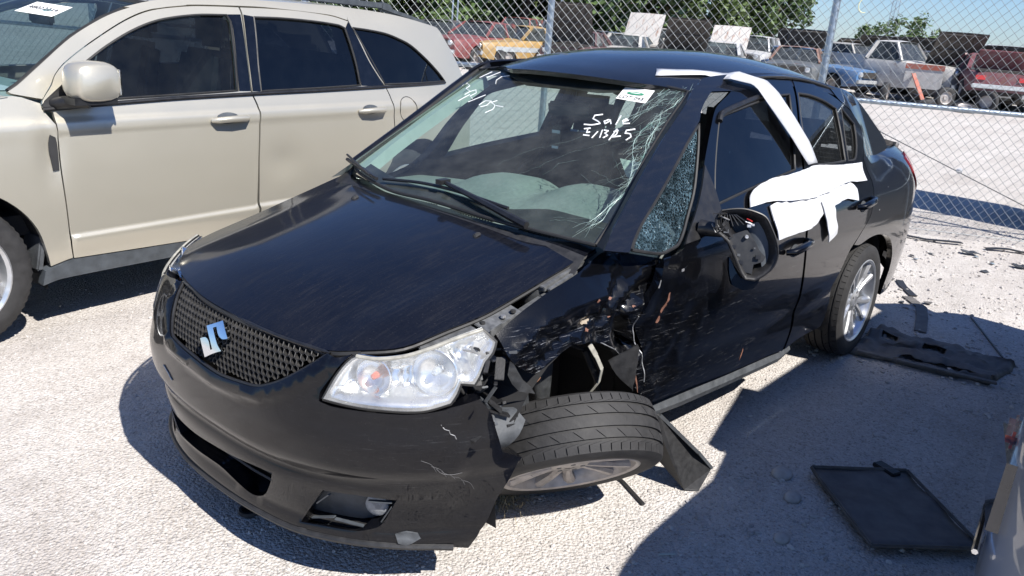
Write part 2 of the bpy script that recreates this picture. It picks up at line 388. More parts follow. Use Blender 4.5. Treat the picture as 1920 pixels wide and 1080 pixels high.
M['black_rear'] = paint('black_rear_paint', (.0014,.0017,.003), rough=.36, dust=.010, spec=.15, coat=.95, coat_rough=.05)
M['rightglass'] = glass('door_glass', (.66,.74,.73), 1.5, .0, .05)
M['foglens'] = simple('dusty_fog_lens', (.20,.21,.22), .3, var=.35, scale=50)
# ------------------------------------------------------------------ ground
def gravel_mat():
    m, nt, b = nodes('limestone_gravel'); v = coord(nt)
    big = tex(nt, v, .35, 5, .6); mid = tex(nt, v, 2.6, 6, .62); fine = tex(nt, v, 70., 4, .7)
    vo = add(nt, 'ShaderNodeTexVoronoi'); vo.inputs['Scale'].default_value = 85.; vo.inputs['Randomness'].default_value = 1.; nt.links.new(v, vo.inputs['Vector'])
    v2 = add(nt, 'ShaderNodeTexVoronoi'); v2.inputs['Scale'].default_value = 190.; nt.links.new(v, v2.inputs['Vector'])
    c = mixc(nt, ramp(nt, mid, [(.3,0.),(.7,1.)]), (.42,.39,.36), (.56,.53,.495))
    c = mixc(nt, math_(nt, 'MULTIPLY', ramp(nt, big, [(.40,0.),(.62,1.)]), .5), c, (.43,.385,.35))
    c = mixc(nt, ramp(nt, vo.outputs['Color'], [(.25,.0),(.95,.45)]), c, (.68,.66,.64))
    ru = ramp(nt, tex(nt, coord(nt, (.25,2.2,1), (0,0,R(-6))), 1.3, 4, .6), [(.48,0.),(.66,1.)]); c = mixc(nt, math_(nt, 'MULTIPLY', ru, .30), c, (.30,.27,.245))
    dk = ramp(nt, fine, [(.34,1.),(.47,0.)]); c = mixc(nt, math_(nt, 'MULTIPLY', dk, .62), c, (.13,.115,.10)); gr_ = ramp(nt, tex(nt, v, 170., 2, .6), [(.30,1.),(.48,0.)]); c = mixc(nt, math_(nt, 'MULTIPLY', gr_, .38), c, (.17,.155,.14))
    dirt = ramp(nt, tex(nt, v, 1.1, 6, .65), [(.56,0.),(.70,1.)]); c = mixc(nt, math_(nt, 'MULTIPLY', dirt, .35), c, (.24,.205,.18))
    nt.links.new(c, b.inputs['Base Color']); b.inputs['Roughness'].default_value = .92; b.inputs['Specular IOR Level'].default_value = .2
    h = math_(nt, 'ADD', math_(nt, 'MULTIPLY', vo.outputs['Distance'], -.55), math_(nt, 'ADD', math_(nt, 'MULTIPLY', v2.outputs['Distance'], -.2), math_(nt, 'MULTIPLY', mid, .8)))
    bump(nt, b, h, .011, 1.); return m
M['gravel'] = gravel_mat()
def gz(x, y):
    """gentle ruts and lumps of the yard"""
    f = math.exp(-((x+2)/14)**2-((y)/14)**2)
    return f*(.009*noise.noise(Vector((x*.9,y*.9,0)))+.004*noise.noise(Vector((x*3.1,y*3.1,5)))+.003*noise.noise(Vector((x*9,y*9,2))))-.006
def axis(a, b, d, far):
    L = []; x = a
    while x <= b: L.append(x); x += d
    s = d; x = L[-1]; up = []
    while x < far: s *= 1.22; x += s; up.append(x)
    s = d; x = a; dn = []
    while x > -far: s *= 1.22; x -= s; dn.append(x)
    return dn[::-1]+L+up
gx = axis(-7.5,2.4,.045,900.); gy = axis(-3.6,2.6,.045,900.)
gv = [(x,y,gz(x,y)) for x in gx for y in gy]; ny_ = len(gy)
gf = [(i*ny_+j,(i+1)*ny_+j,(i+1)*ny_+j+1,i*ny_+j+1) for i in range(len(gx)-1) for j in range(ny_-1)]
ground = tag(mesh('ground', gv, gf, M['gravel'], smooth=True), kind='structure')
# loose stones
M['stone'] = simple('loose_limestone', (.45,.425,.40), .9, var=.4, scale=9, bmp=.002)
sv = []; sf = []
ico = [(0,0,1),(.89,0,.45),(.28,.85,.45),(-.72,.53,.45),(-.72,-.53,.45),(.28,-.85,.45),(.72,.53,-.45),(-.28,.85,-.45),(-.89,0,-.45),(-.28,-.85,-.45),(.72,-.53,-.45),(0,0,-1)]
icf = [(0,1,2),(0,2,3),(0,3,4),(0,4,5),(0,5,1),(1,6,2),(2,7,3),(3,8,4),(4,9,5),(5,10,1),(2,6,7),(3,7,8),(4,8,9),(5,9,10),(1,10,6),(6,11,7),(7,11,8),(8,11,9),(9,11,10),(10,11,6)]
rs = random.Random(3)
def stone(x, y, r):
    n = len(sv); a = rs.uniform(0,6.28); ca, sa = math.cos(a), math.sin(a); kx, ky, kz = r*rs.uniform(.8,1.4), r*rs.uniform(.6,1.), r*rs.uniform(.45,.75); z = gz(x,y)+kz*.35
    for p in ico:
        q = rs.uniform(.78,1.15); px, py = p[0]*kx*q, p[1]*ky*q
        sv.append((x+ca*px-sa*py, y+sa*px+ca*py, z+p[2]*kz*q))
    sf.extend(tuple(i+n for i in f) for f in icf)
for k in range(13000):
    d = 5.2*rs.random()**.75; a = R(rs.uniform(190,262)); stone(1.9+d*math.cos(a), 2.05+d*math.sin(a), rs.choice((.002,.003,.003,.004,.005,.007)) if rs.random() < .985 else rs.uniform(.009,.016))
for k in range(2600): stone(rs.uniform(-7.4,-2.2), rs.uniform(-.6,1.9), rs.choice((.005,.006,.008,.011,.016)))
for k in range(260): stone(rs.uniform(-.9,.2), rs.uniform(.95,1.7), rs.choice((.006,.008,.012)))
tag(mesh('loose_gravel', sv, sf, M['stone']), 'pale loose stones strewn over the yard', 'gravel', kind='stuff')
# ------------------------------------------------------------------ chain-link fence
FU = Vector((.4711,-.8821,0)); FA = Vector((-6.58,.91,0)); FN = Vector((FU.y,-FU.x,0))
if FN.dot(Vector((1,1,0))) < 0: FN = -FN
def fp(t, z, d=0.): p = FA+FU*t+FN*d; return (p.x,p.y,z)
fence = empty('chain_link_fence', 'tall galvanised chain link fence between the wrecks and the back lot', 'fence', fp(3,0))
fence_o = Vector(fp(3,0))
def fl(t, z, d=0.): return Vector(fp(t,z,d))-fence_o
vs = []; fs = []; w2 = .0432; h2 = .0442; r = .0017
i = 0; t = -3.3
while t < 13.2:
    pts = [fl(t+(w2 if (j+i)%2 else 0)+.004*math.sin(t*3+j*.3)*0, .03+j*h2, (.003 if (j%2) else -.003)+.02*math.sin(t*1.1+j*.02)*math.sin(j*.11)) for j in range(56)]
    for j in range(55):
        a, b = pts[j], pts[j+1]; d = (b-a).normalized(); x = d.cross(FN).normalized(); n = len(vs)
        for p in (a-d*.0015, b+d*.0015): vs += [p+x*r, p+FN*r, p-x*r, p-FN*r]
        fs += [(n+q, n+(q+1)%4, n+4+(q+1)%4, n+4+q) for q in range(4)]
    t += w2; i += 1
tag(mesh('wire_mesh', vs, fs, M['wire'], fence), kind='stuff')
for k in range(-1,5):
    tt = 1.95+2.6*k; MB().tube([fl(tt,-.05,-.035), fl(tt,2.5,-.035)], .033, 14).build('post', M['steel'], fence, True)
for k in range(-1,5):
    tt = 1.95+2.6*k
    for z in (.25,.9,1.55,2.2): MB().tube([fl(tt-.04,z,-.002), fl(tt-.03,z,.006), fl(tt+.03,z,.006), fl(tt+.04,z,-.002)], .0025, 5).build('tie_wire', M['wire'], fence)
MB().tube([fl(-3.3,1.165,-.03), fl(13.2,1.165,-.03)], .0225, 12).build('rail', M['steel'], fence, True)
MB().tube([fl(-3.3,2.46,-.03), fl(13.2,2.46,-.03)], .021, 12).build('rail', M['steel'], fence, True)
MB().tube([fl(-3.3,.05,.0), fl(13.2,.045,.0)], .003, 6).build('tension_wire', M['wire'], fence)
MB().tube([fl(1.93,1.13,-.01), fl(-.62,.12,-.01)], .0045, 8).build('truss_rod', M['darkmetal'], fence, True)
MB().box(fl(.62,.625,-.005), (.05,.05,.045), Matrix.Rotation(.5,3,'Y')).build('rod_clamp', M['whiteplastic'], fence, bevel=.012)
MB().tube([fl(1.72+.05*math.cos(a),1.98+.06*math.sin(a),.012) for a in [x*.35-1.9 for x in range(11)]], .004, 6).build('wire_hook', simple('yellow_wire',(.75,.72,.42),.5), fence, True)
# rubbish along the foot of the fence
for k, (t, d, l, a, m_) in enumerate(((.9,.25,.75,.15,'plastic'),(.1,.32,.5,-.1,'plastic'),(-.15,.55,.42,.5,'greyplastic'),(1.6,.2,.6,.05,'plastic'),(-.3,.75,.5,.2,'plastic'),(.55,.6,.14,.9,'greyplastic'),(.25,.9,.10,1.4,'greyplastic'))):
    p = Vector(fp(t,.0,d)); mb = MB(); n = 5
    pts = [p+FU*(l*(q/n-.5))+FN*(.05*math.sin(q*1.3+k)*l)+Vector((0,0,.018+.006*math.sin(q*2+k))) for q in range(n+1)]
    for q in range(n): mb.bar(pts[q], pts[q+1], .05 if k < 5 else .08, .008)
    o = mb.build('plastic_strip', M[m_]); o.data.transform(Matrix.Translation(-p)); o.location = p
    tag(o, ('long black trim strip lying along the fence foot','dark trim strip lying in front of the fence near the right edge','grey bent moulding on the gravel near the right edge','dark strip at the fence foot closest to the sedan tail','second dark strip in front of the right end of the fence','grey plastic scrap on the gravel before the fence','small grey shard on the gravel behind the sedan')[k], 'debris', 'scraps along the fence')
# ------------------------------------------------------------------ trees
def leaf_mat(name, col):
    m, nt, b = nodes(name); v = coord(nt); n = tex(nt, v, .9, 3); n2 = tex(nt, v, 7., 2)
    c = mixc(nt, ramp(nt, n, [(.3,0.),(.7,1.)]), tuple(q*.65 for q in col), tuple(q*1.25 for q in col)); c = mixc(nt, ramp(nt, n2, [(.45,0.),(.75,.45)]), c, (.17,.21,.06))
    nt.links.new(c, b.inputs['Base Color']); b.inputs['Roughness'].default_value = .6
    b.inputs['Transmission Weight'].default_value = 0; b.inputs['Subsurface Weight'].default_value = 0
    return m
M['leaf'] = leaf_mat('oak_leaves', (.060,.105,.030)); M['leaf2'] = leaf_mat('lighter_leaves', (.085,.130,.040))
M['bark'] = simple('tree_bark', (.11,.085,.065), .9, var=.4, scale=8, bmp=.01)
def tree(label, loc, h, rad, seed, lm, n=5200, base=.18, ls=.20, group=None):
    rg = random.Random(seed); root = empty('tree', label, 'tree', loc, group=group)
    mb = MB(); th = h*.45; mb.tube([(0,0,-.1),(rg.uniform(-.1,.1),rg.uniform(-.1,.1),th*.5),(rg.uniform(-.3,.3),rg.uniform(-.3,.3),th)], [h*.03,h*.024,h*.018], 8)
    cl = []
    for k in range(46):
        a = rg.uniform(0,6.283); zz = h*(base+(1-base)*rg.random()**1.15); t = (zz/h-base)/(1-base); rr = rad*(.35+.65*math.sin(math.pi*min(1,max(.12,t*.85+.12)))**.7)*rg.uniform(.45,1.)
        c = Vector((rr*math.cos(a), rr*math.sin(a), zz)); cl.append((c, rad*rg.uniform(.22,.42)))
        if k < 16: mb.tube([(0,0,min(th,zz*.6)), tuple(c*.6+Vector((0,0,zz*.25))), tuple(c)], [h*.012,h*.008,h*.003], 5)
    mb.build('trunk', M['bark'], root, True)
    vs = []; fs = []
    for k in range(n):
        c, r_ = cl[rg.randrange(len(cl))]; d = Vector((rg.gauss(0,1),rg.gauss(0,1),rg.gauss(0,.8))); d.normalize(); p = c+d*r_*rg.random()**.35
        if p.z < .25: continue
        s = ls*rg.uniform(.6,1.4); u = Vector((rg.gauss(0,1),rg.gauss(0,1),rg.gauss(0,.6))).normalized(); w = u.cross(Vector((rg.gauss(0,1),rg.gauss(0,1),rg.gauss(0,1)))).normalized(); b = len(vs)
        vs += [p-u*s, p+w*s*.5, p+u*s, p-w*s*.5]; fs.append((b,b+1,b+2,b+3))
    mesh('crown', vs, fs, lm, root); return root
CX, CY = 1.945, 2.069
def far(dx, dy, d): return (CX+dx*d, CY+dy*d, 0)
tl = [(-.555,-.832,44,11,5.5,'leaf','tall dark tree at the left end of the tree line'),(-.612,-.791,50,12,6,'leaf2','broad tree rising behind the crossover roof rail'),(-.668,-.744,47,10,5.2,'leaf','dense tree behind the maroon wreck'),
      (-.715,-.699,52,12,6,'leaf2','tall tree behind the gold wreck'),(-.757,-.653,47,11,5.,'leaf','dark leafy tree behind the left fence post'),(-.797,-.604,53,12,5.6,'leaf2','tree behind the maroon hood standing open'),
      (-.832,-.555,48,10.5,5.,'leaf','tree directly above the rusty white hood'),(-.857,-.515,52,10,4.8,'leaf2','lighter tree above the dark open hood'),(-.883,-.469,55,8.2,4.3,'leaf','lower tree at the right end of the tree line')]
for k, (dx, dy, d, h, rd, lm, lb) in enumerate(tl): tree(lb, far(dx,dy,d), h*.72, rd*.8, 20+k, M[lm], 11000, .03, .23, 'tree line behind the lot')
tree('round dark tree standing apart against the sky left of the fence post', far(-.9105,-.4135,58), 5.6, 2.3, 51, M['leaf'], 8000, .12, .17)
tree('small distant tree left of the white pickup roof', far(-.949,-.3152,95), 3.6, 1.9, 61, M['leaf'], 2200, .1, .2)
tree('distant rounded tree above the white pickup roof', far(-.9592,-.2828,85), 4.2, 2.3, 62, M['leaf'], 2600, .1, .2)
tree('far low tree in front of the white metal shed', far(-.967,-.2548,100), 3.2, 2.3, 63, M['leaf'], 2200, .1, .22)
# ------------------------------------------------------------------ lattice tower, shed, pole
tw = empty('lattice_tower', 'thin steel lattice radio tower standing far behind the lot', 'tower', far(-.9545,-.298,190))
legs = [Vector((.9*math.cos(a),.9*math.sin(a),0)) for a in (0.3,2.39,4.49)]
for l in legs: MB().tube([l, l*.35+Vector((0,0,60))], .07, 5).build('leg', M['steel'], tw)
mb = MB()
for j in range(40):
    z0, z1 = j*1.5, (j+1)*1.5; k0, k1 = 1-.65*z0/60, 1-.65*z1/60
    for q in range(3):
        a, b = legs[q], legs[(q+1)%3]; mb.bar(a*k0+Vector((0,0,z0)), b*k1+Vector((0,0,z1)), .045); mb.bar(a*k1+Vector((0,0,z1)), b*k1+Vector((0,0,z1)), .045)
mb.build('bracing', M['steel'], tw)
MB().box((.3,.2,11.5),(.9,.5,.5)).box((-.4,0,14),(.3,.3,1.2)).build('antenna', M['white'], tw)
sh = empty('metal_shed', 'long white ribbed metal shed far off at the right', 'shed', far(-.977,-.2135,120), R(96))
M['shedwall'] = simple('white_ribbed_sheet', (.62,.66,.70), .5, var=.1); M['shedroof'] = simple('white_roof_sheet', (.78,.80,.80), .45, var=.06)
mb = MB(); 
for j in range(24): MB().box((-7.4+j*.62,0,1.45),(.58,.12+.05*(j%2),2.9)).build('wall_panel', M['shedwall'], sh)
MB().box((-.2,1.5,3.0),(15.4,4,.22)).build('roof', M['shedroof'], sh)
MB().box((3.6,-.1,1.5),(1.0,.1,2.9)).build('downpipe', M['white'], sh)
pl = empty('light_pole', 'slim pale twin pole rising in the lot behind the maroon wreck', 'pole', far(-.7017,-.7125,34))
for s in (-.07,.07): MB().tube([(s,-s,0),(s,-s,6.)], .035, 8).build('pole_tube', M['steel'], pl, True)
pl2 = empty('light_pole', 'thin pale pole just right of the left fence post', 'pole', far(-.7845,-.6201,44))
MB().tube([(0,0,0),(0,0,7.)], .05, 8).build('pole_tube', M['steel'], pl2, True)
# made-up cabinet added out of view to cast the shadow band behind the fence
cb = empty('added_shadow_cabinet', 'added grey cabinet out of view that casts the shadow behind the fence', 'cabinet', (-8.05,1.75,0))
MB().box((0,0,1.35),(1.15,1.7,2.5)).build('carcass', M['cladding'], cb, bevel=.02)
for s in (-.42,.42): MB().box((.585,s,1.35),(.02,.8,2.3)).build('door', M['cladding'], cb, bevel=.006)
MB().box((0,0,2.63),(1.25,1.8,.06)).build('roof', M['steel'], cb); 
for a in (-.5,.5): MB().box((0,a,.06),(1.1,.12,.11)).build('skid', M['darkmetal'], cb)
# ------------------------------------------------------------------ the wrecks in the back lot
def tyre_mesh():
    pr = [(.19,-.085),(.27,-.1),(.31,-.085),(.325,-.06),(.328,0),(.325,.06),(.31,.085),(.27,.1),(.19,.085)]
    return MB().lathe(pr, 20)
_ty = tyre_mesh().build('tyre', M['rubber'], None, True); _rm = MB().lathe([(.0,.05),(.06,.06),(.07,.03),(.15,.02),(.165,.07),(.195,.09),(.2,-.09)], 20).lathe([(.2,.0),(.001,-.0)], 20)
_rm = _rm.build('rim', M['alloydirty'], None, True)
WT, WR = _ty.data, _rm.data
for o in (_ty, _rm): bpy.data.objects.remove(o)
M['engine'] = simple('greasy_engine_bay', (.035,.031,.028), .7, var=.6, scale=14, bmp=.01)
M['lining'] = simple('hood_underside', (.085,.075,.065), .75, var=.5, scale=7, bmp=.01)
M['wreckglass'] = glass('dusty_glass', (.30,.36,.38), 1.45, .02, .18, (.45,.5,.52))
M['lampglass'] = simple('lamp_glass', (.55,.57,.58), .2, metal=.5)
pcache = {}
def wpaint(c):
    if c not in pcache: pcache[c] = faded('faded_paint', c)
    return pcache[c]
def wreck(label, loc, hd, col, L=4.7, W=.88, zs=.30, zh=.92, zb=.95, zd=.95, zr=1.40, xa=.75, xb=.10, xc=-1.0, xd=-1.6, wb=1.35, hood=0., trunk=0., roofcol=None, lift=0., bed=False, wheels=True, stripe=None, name='wrecked_car', cat='car', glassy=True, hoodcol=None, group='wrecks in the back lot'):
    root = empty(name, label, cat, (loc[0],loc[1],lift), hd, group); pm = wpaint(col); x0, x1 = -L/2, L/2; xs = []; x = x0
    while x < x1+.001: xs.append(x); x += .08
    wr = .345
    def top(x):
        if x > xa: return zh+(zb-zh)*max(0,1-(x-xa)/.25)-.07*((x-xa)/(x1-xa))**2
        if x < xd: return zd+(zb-zd)*max(0,1-(xd-x)/.2)-.05*((xd-x)/(xd-x0+.01))**2
        return zb
    def plan(x):
        e = max(0,(abs(x)-(L/2-.55))/.55); return W*(1-.16*e**2.2)
    def sill(x):
        z = zs+.06*max(0,(abs(x)-(L/2-.4))/.4)
        for s in (-1,1):
            d = abs(x-s*wb)
            if d < wr+.04: z = max(z, .33+math.sqrt(max(0,(wr+.04)**2-d*d)))
        return z
    sec = []
    for x in xs:
        w = plan(x); t = top(x); s = sill(x); zm = max(s+.02, zs+.28); zq = max(s+.03,t-.13)
        h = [(w*.95,s),(w*1.0,zm),(w*.99,zq),(w*.93,t-.025),(w*.6,t+.015),(0,t+.03)]
        sec.append([(x,y,z) for y, z in h]+[(x,-y,z) for y, z in h[-2::-1]])
    m = len(sec[0]); vs = [p for s in sec for p in s]; fs = []
    for i in range(len(xs)-1):
        for k in range(m-1): fs.append((i*m+k,i*m+k+1,(i+1)*m+k+1,(i+1)*m+k))
    fs.append(tuple(range(m))); fs.append(tuple((len(xs)-1)*m+k for k in range(m))[::-1])
    o = mesh('body', vs, fs, pm, root, True); o.data.set_sharp_from_angle(angle=R(35))
    MB().box((0,0,.42),(L*.93,W*1.5,.35)).build('underbody', M['engine'], root)
    if stripe: 
        mb = MB()
        for s in (-1,1): mb.box((0,s*(W+.002),zs+.36),(L*.8,.012,.16))
        mb.build('side_stripe', wpaint(stripe), root)
    # cabin
    rw = W*.70; zc = zr-.02
    rm = wpaint(roofcol) if roofcol else pm
    rv = []; n = 7
    for i in range(n):
        x = xb+.06+(xc-.06-xb-.06)*i/(n-1); z = zr+.03*math.sin(math.pi*i/(n-1))
        rv += [(x,-rw,z-.05),(x,-rw*.8,z),(x,0,z+.02),(x,rw*.8,z),(x,rw,z-.05)]
    mesh('roof', rv, [(i*5+k,i*5+k+1,(i+1)*5+k+1,(i+1)*5+k) for i in range(n-1) for k in range(4)], rm, root, True)
    for s in (-1,1):
        bw = W*.93*s; r_ = rw*s
        MB().bar((xa,bw,zb),(xb,r_,zc),.07).build('pillar', rm, root); MB().bar((xd,bw,zb),(xc,r_,zc),.12).build('pillar', rm, root); xm = (xb+xc)/2-.05
        if xb-xc > .7: MB().bar((xm,bw,zb),(xm,r_,zc),.08).build('pillar', rm, root)
        if glassy: mesh('side_window', [(xa,bw*.985,zb),(xd,bw*.985,zb),(xc,r_*.99,zc),(xb,r_*.99,zc)], [(0,1,2,3)], M['wreckglass'], root)
    mesh('windshield', [(xa,W*.9,zb),(xa,-W*.9,zb),(xb,-rw,zc),(xb,rw,zc)], [(0,1,2,3)], M['wreckglass'], root)
    mesh('rear_window', [(xd,W*.9,zb),(xd,-W*.9,zb),(xc,-rw,zc),(xc,rw,zc)], [(0,1,2,3)], M['wreckglass'], root)
    MB().box(((xb+xc)/2,0,zb-.02),(abs(xd-xa)*.75,W*1.5,.12)).box((xb-.35,W*.4,zb+.1),(.15,.45,.35)).box((xb-.35,-W*.4,zb+.1),(.15,.45,.35)).build('seats', M['interior'], root)
    if bed:
        MB().box((x0+(xd-x0)/2+.0,0,zd+.005),((xd-x0)*.92,W*1.62,.06)).build('bed_floor', M['engine'], root)
        for s in (-1,1): MB().box((x0+(xd-x0)/2,s*W*.92,zd+.12),((xd-x0)*.97,.06,.3)).build('bed_side', pm, root)
    if hood:
        hl = x1-xa-.12; MB().box((xa+.15+hl/2,0,zh+.005),(hl,W*1.5,.09)).box((xa+.15+hl/2,.1,zh+.06),(hl*.5,.5,.14)).build('engine_bay', M['engine'], root)
        a = hood; q = Matrix.Rotation(-a,3,'Y'); mb = MB()
        pv = [Vector((u*hl,y,.02*math.sin(u*3.14)+.0-.03*abs(y/W)**2)) for u in (0,.25,.5,.75,1) for y in (-W*.86,-W*.4,0,W*.4,W*.86)]
        pv2 = [p-Vector((0,0,.035)) for p in pv]; c = Vector((xa+.16,0,zh+.08))
        ff = [(i*5+k,i*5+k+1,(i+1)*5+k+1,(i+1)*5+k) for i in range(4) for k in range(4)]
        mesh('hood', [c+q@p for p in pv], ff, M['rustywhite'] if hoodcol else pm, root, True); mesh('hood_lining', [c+q@p for p in pv2], ff, M['lining'], root)
        for (u0,y0),(u1,y1) in (((.08,-.7),(.92,-.45)),((.08,.7),(.92,.45)),((.5,-.7),(.5,.7)),((.1,0.),(.5,0.)),((.93,-.72),(.93,.72))): MB().bar(c+q@Vector((u0*hl,y0*W,-.05)), c+q@Vector((u1*hl,y1*W,-.05)), .09, .035, q@Vector((0,0,1))).build('hood_rib', M['lining'], root)
    if trunk:
        tl_ = xd-x0-.1; MB().box((xd-.1-tl_/2,0,zd+.01),(tl_,W*1.5,.08)).build('boot_opening', M['engine'], root); q = Matrix.Rotation(trunk,3,'Y')
        o = MB().box((0,0,0),(tl_,W*1.6,.05)); o.v = [Vector((xd-.05,0,zd+.06))+q@(p-Vector((tl_/2,0,0))) for p in o.v]; o.build('boot_lid', pm, root, bevel=.015)
    MB().box((x1-.03,0,zh-.2),(.1,W*1.1,.2)).build('grille', M['engine'], root)
    for s in (-1,1):
        MB().lathe([(.0,.02),(.07,.015),(.085,0),(.09,-.05)],14).build('headlight', M['lampglass'], root, True).matrix_basis = Matrix.Translation((x1+.01,s*W*.66,zh-.19)) @ Matrix.Rotation(-math.pi/2,4,'Z')
        MB().box((x0-.005,s*W*.68,zd-.2),(.06,.28,.13)).build('tail_lamp', M['redlens'], root)
    MB().box((x1+.06,0,.5),(.1,W*1.85,.13)).build('bumper', M['lampglass'] if col[0] < .5 else M['plastic'], root, bevel=.02); MB().box((x0-.06,0,.5),(.1,W*1.85,.13)).build('bumper', M['lampglass'], root, bevel=.02)
    for sx in (-1,1):
        for s in (-1,1):
            t = link('wheel', WR, None, root); t.location = (sx*wb,s*(W-.1),.328); t.rotation_euler = (0,random.uniform(0,1),0 if s > 0 else math.pi)
            if wheels: link('tyre', WT, None, t)
    return root
PH = math.radians
pickup = dict(L=5.1, W=.95, zh=1.12, zb=1.18, zd=1.0, zr=1.78, xa=.75, xb=.35, xc=-.35, xd=-.55, wb=1.55, bed=True, cat='pickup', name='wrecked_pickup')
suv_ = dict(L=4.7, W=.9, zh=1.12, zb=1.15, zd=1.12, zr=1.72, xa=.85, xb=.35, xc=-1.9, xd=-2.15, wb=1.35, cat='suv', name='wrecked_suv')
G = lambda dx, dy, d: far(dx,dy,d)
# first row, left to right in the view
wreck('maroon wreck with a torn front wing, left of the gold car', G(-.724,-.690,29.5), R(8), (.17,.022,.025), L=5., zh=.96, zb=1.0, zr=1.46, xa=.8, hood=0)
wreck('gold wreck with a grey side stripe and stripped nose, left of the fence post', G(-.757,-.654,30), R(-6), (.36,.22,.06), L=4.9, zb=.98, zr=1.42, stripe=(.33,.36,.38))
wreck('dark maroon wreck with its hood standing open right of the post', G(-.800,-.600,31), R(22), (.06,.012,.018), hood=R(62), L=4.8)
wreck('white wreck whose rusty hood stands upright', G(-.836,-.549,34), R(196), (.46,.45,.42), hood=R(58), hoodcol=True, L=4.8)
wreck('dark grey wreck with black open hood in the middle of the row', G(-.866,-.499,31.5), R(35), (.05,.05,.045), hood=R(50), zr=1.36)
wreck('white sedan wreck with its pale hood raised left of the round tree', G(-.889,-.458,34), R(200), (.42,.43,.44), hood=R(44), hoodcol=True, L=4.8)
wreck('dark green grey saloon with brown roof facing the fence', G(-.9235,-.3835,31), R(18), (.07,.085,.095), zr=1.45, zh=.98, zb=1.0, roofcol=(.20,.10,.07), L=4.8)
wreck('blue sedan wreck partly behind the right fence post', G(-.9335,-.3585,32.5), R(70), (.06,.16,.33), L=4.6)
wreck('white pickup cab with black bed behind the truss rod', G(-.9575,-.2885,32), R(78), (.47,.46,.44), **{**pickup, 'lift':.12})
wreck('black wreck with an open hood beside the white pickup', G(-.9695,-.2451,33), R(30), (.015,.016,.018), hood=R(48), L=4.7, lift=.15, zb=1.02, zh=1.0, zr=1.5)
wreck('maroon sedan wreck raised on rims with open boot', G(-.979,-.2040,31.5), R(205), (.13,.02,.035), trunk=R(58), lift=.28, L=4.7, zr=1.42)
wreck('dark teal SUV wreck at the right edge of the lot', G(-.9865,-.164,33), R(12), (.03,.045,.05), **suv_)
wreck('black sedan wreck left of the maroon one, behind the crossover', G(-.690,-.724,31), R(20), (.03,.03,.035), L=4.8)
# rows behind
br = [((.42,.42,.41),'white'),((.10,.12,.16),'slate'),((.32,.34,.36),'silver'),((.05,.06,.07),'black'),((.20,.03,.03),'red'),((.12,.20,.32),'blue'),((.45,.42,.36),'tan')]
desc = ['second row wreck above the maroon car','second row wreck above the gold car','second row wreck behind the post','second row wreck behind the dark maroon hood','second row wreck behind the upright white hood','second row wreck behind the black open hood','second row wreck under the round tree','second row wreck right of the round tree','second row wreck just left of the right post','second row wreck just right of the right post','second row wreck behind the white pickup','second row wreck behind the black hood','second row wreck behind the open boot','second row wreck at the right end']
rr = random.Random(11)
for k in range(14):
    az = 43.6-k*2.55; a = R(180+az); cl = br[(k*3+1)%7]; st = [{},suv_,{'zr':1.5},{}][k%4]
    wreck(cl[1]+' '+desc[k], (CX+43*math.cos(a), CY+43*math.sin(a)), R(rr.uniform(-20,60)), cl[0], **{**st, 'hood':R(55) if k in (8,11) else 0})
desc = ['third row wreck over the tan roofs far left','third row wreck between tree line and gold car','third row wreck left of the round tree','third row wreck right under the sky gap','third row wreck left of the tower','third row wreck below the tower','third row wreck below the small trees','third row wreck before the white shed','third row wreck at the far right']
for k in range(9):
    az = 42-k*3.9; a = R(180+az); cl = br[(k*2)%7]
    wreck(cl[1]+' '+desc[k], (CX+57*math.cos(a), CY+57*math.sin(a)), R(rr.uniform(-30,70)), cl[0], **({**suv_} if k%2 else {}))
# wrecks squeezed in between the rows
for k, (az, d, cl, hd_, st, lb) in enumerate(((40.6,34.5,(.16,.17,.18),20,{},'grey wreck tucked behind the gap between maroon and gold cars'),(37.7,36,(.30,.31,.32),50,suv_,'silver SUV wreck just behind the left fence post'),(34.9,37,(.05,.10,.16),10,{},'navy wreck between the maroon hood and the rusty white hood'),(31.6,36,(.42,.40,.36),30,suv_,'tan SUV wreck right of the rusty white hood'),(28.2,37,(.08,.09,.10),60,{},'charcoal wreck between the black hood and the pale hood'),(25.4,37,(.50,.51,.52),15,suv_,'pale grey SUV wreck below the round tree'),(22.9,36.5,(.07,.13,.25),40,{'hood':R(50)},'dark blue wreck with hood up left of the right post'),(19.2,37,(.34,.33,.30),70,suv_,'beige SUV wreck between the right post and the pickup'),(15.2,38,(.10,.03,.03),25,{'hood':R(52)},'brown wreck with hood up behind the pickup bed'),(13.2,37,(.45,.46,.47),50,suv_,'silver SUV wreck behind the black hood and the open boot'),(10.9,36,(.12,.13,.14),15,{'hood':R(45)},'grey wreck with hood up near the right edge'))):
    a = R(180+az); wreck(lb, (CX+d*math.cos(a), CY+d*math.sin(a)), R(hd_), cl, **st)
for k, (az, d, cl, hd_, st, lb) in enumerate(((21.3,39.5,(.10,.16,.24),62,{'hood':R(40)},'blue grey wreck with raised hood peeking out left of the right post'),(17.9,39.5,(.34,.33,.30),20,{'hood':R(50)},'tan wreck with raised hood peeking out just right of the right post'),(16.4,39,(.22,.05,.04),82,suv_,'red SUV wreck peeking out above the white pickup bed'),(12.2,39.4,(.40,.40,.40),35,{'hood':R(46)},'pale wreck with raised hood peeking out above the open boot'),(9.6,33.5,(.16,.17,.18),28,{'hood':R(42)},'grey wreck with raised hood at the far right of the front row'))):
    a = R(180+az); wreck(lb, (CX+d*math.cos(a), CY+d*math.sin(a)), R(hd_), cl, **st)
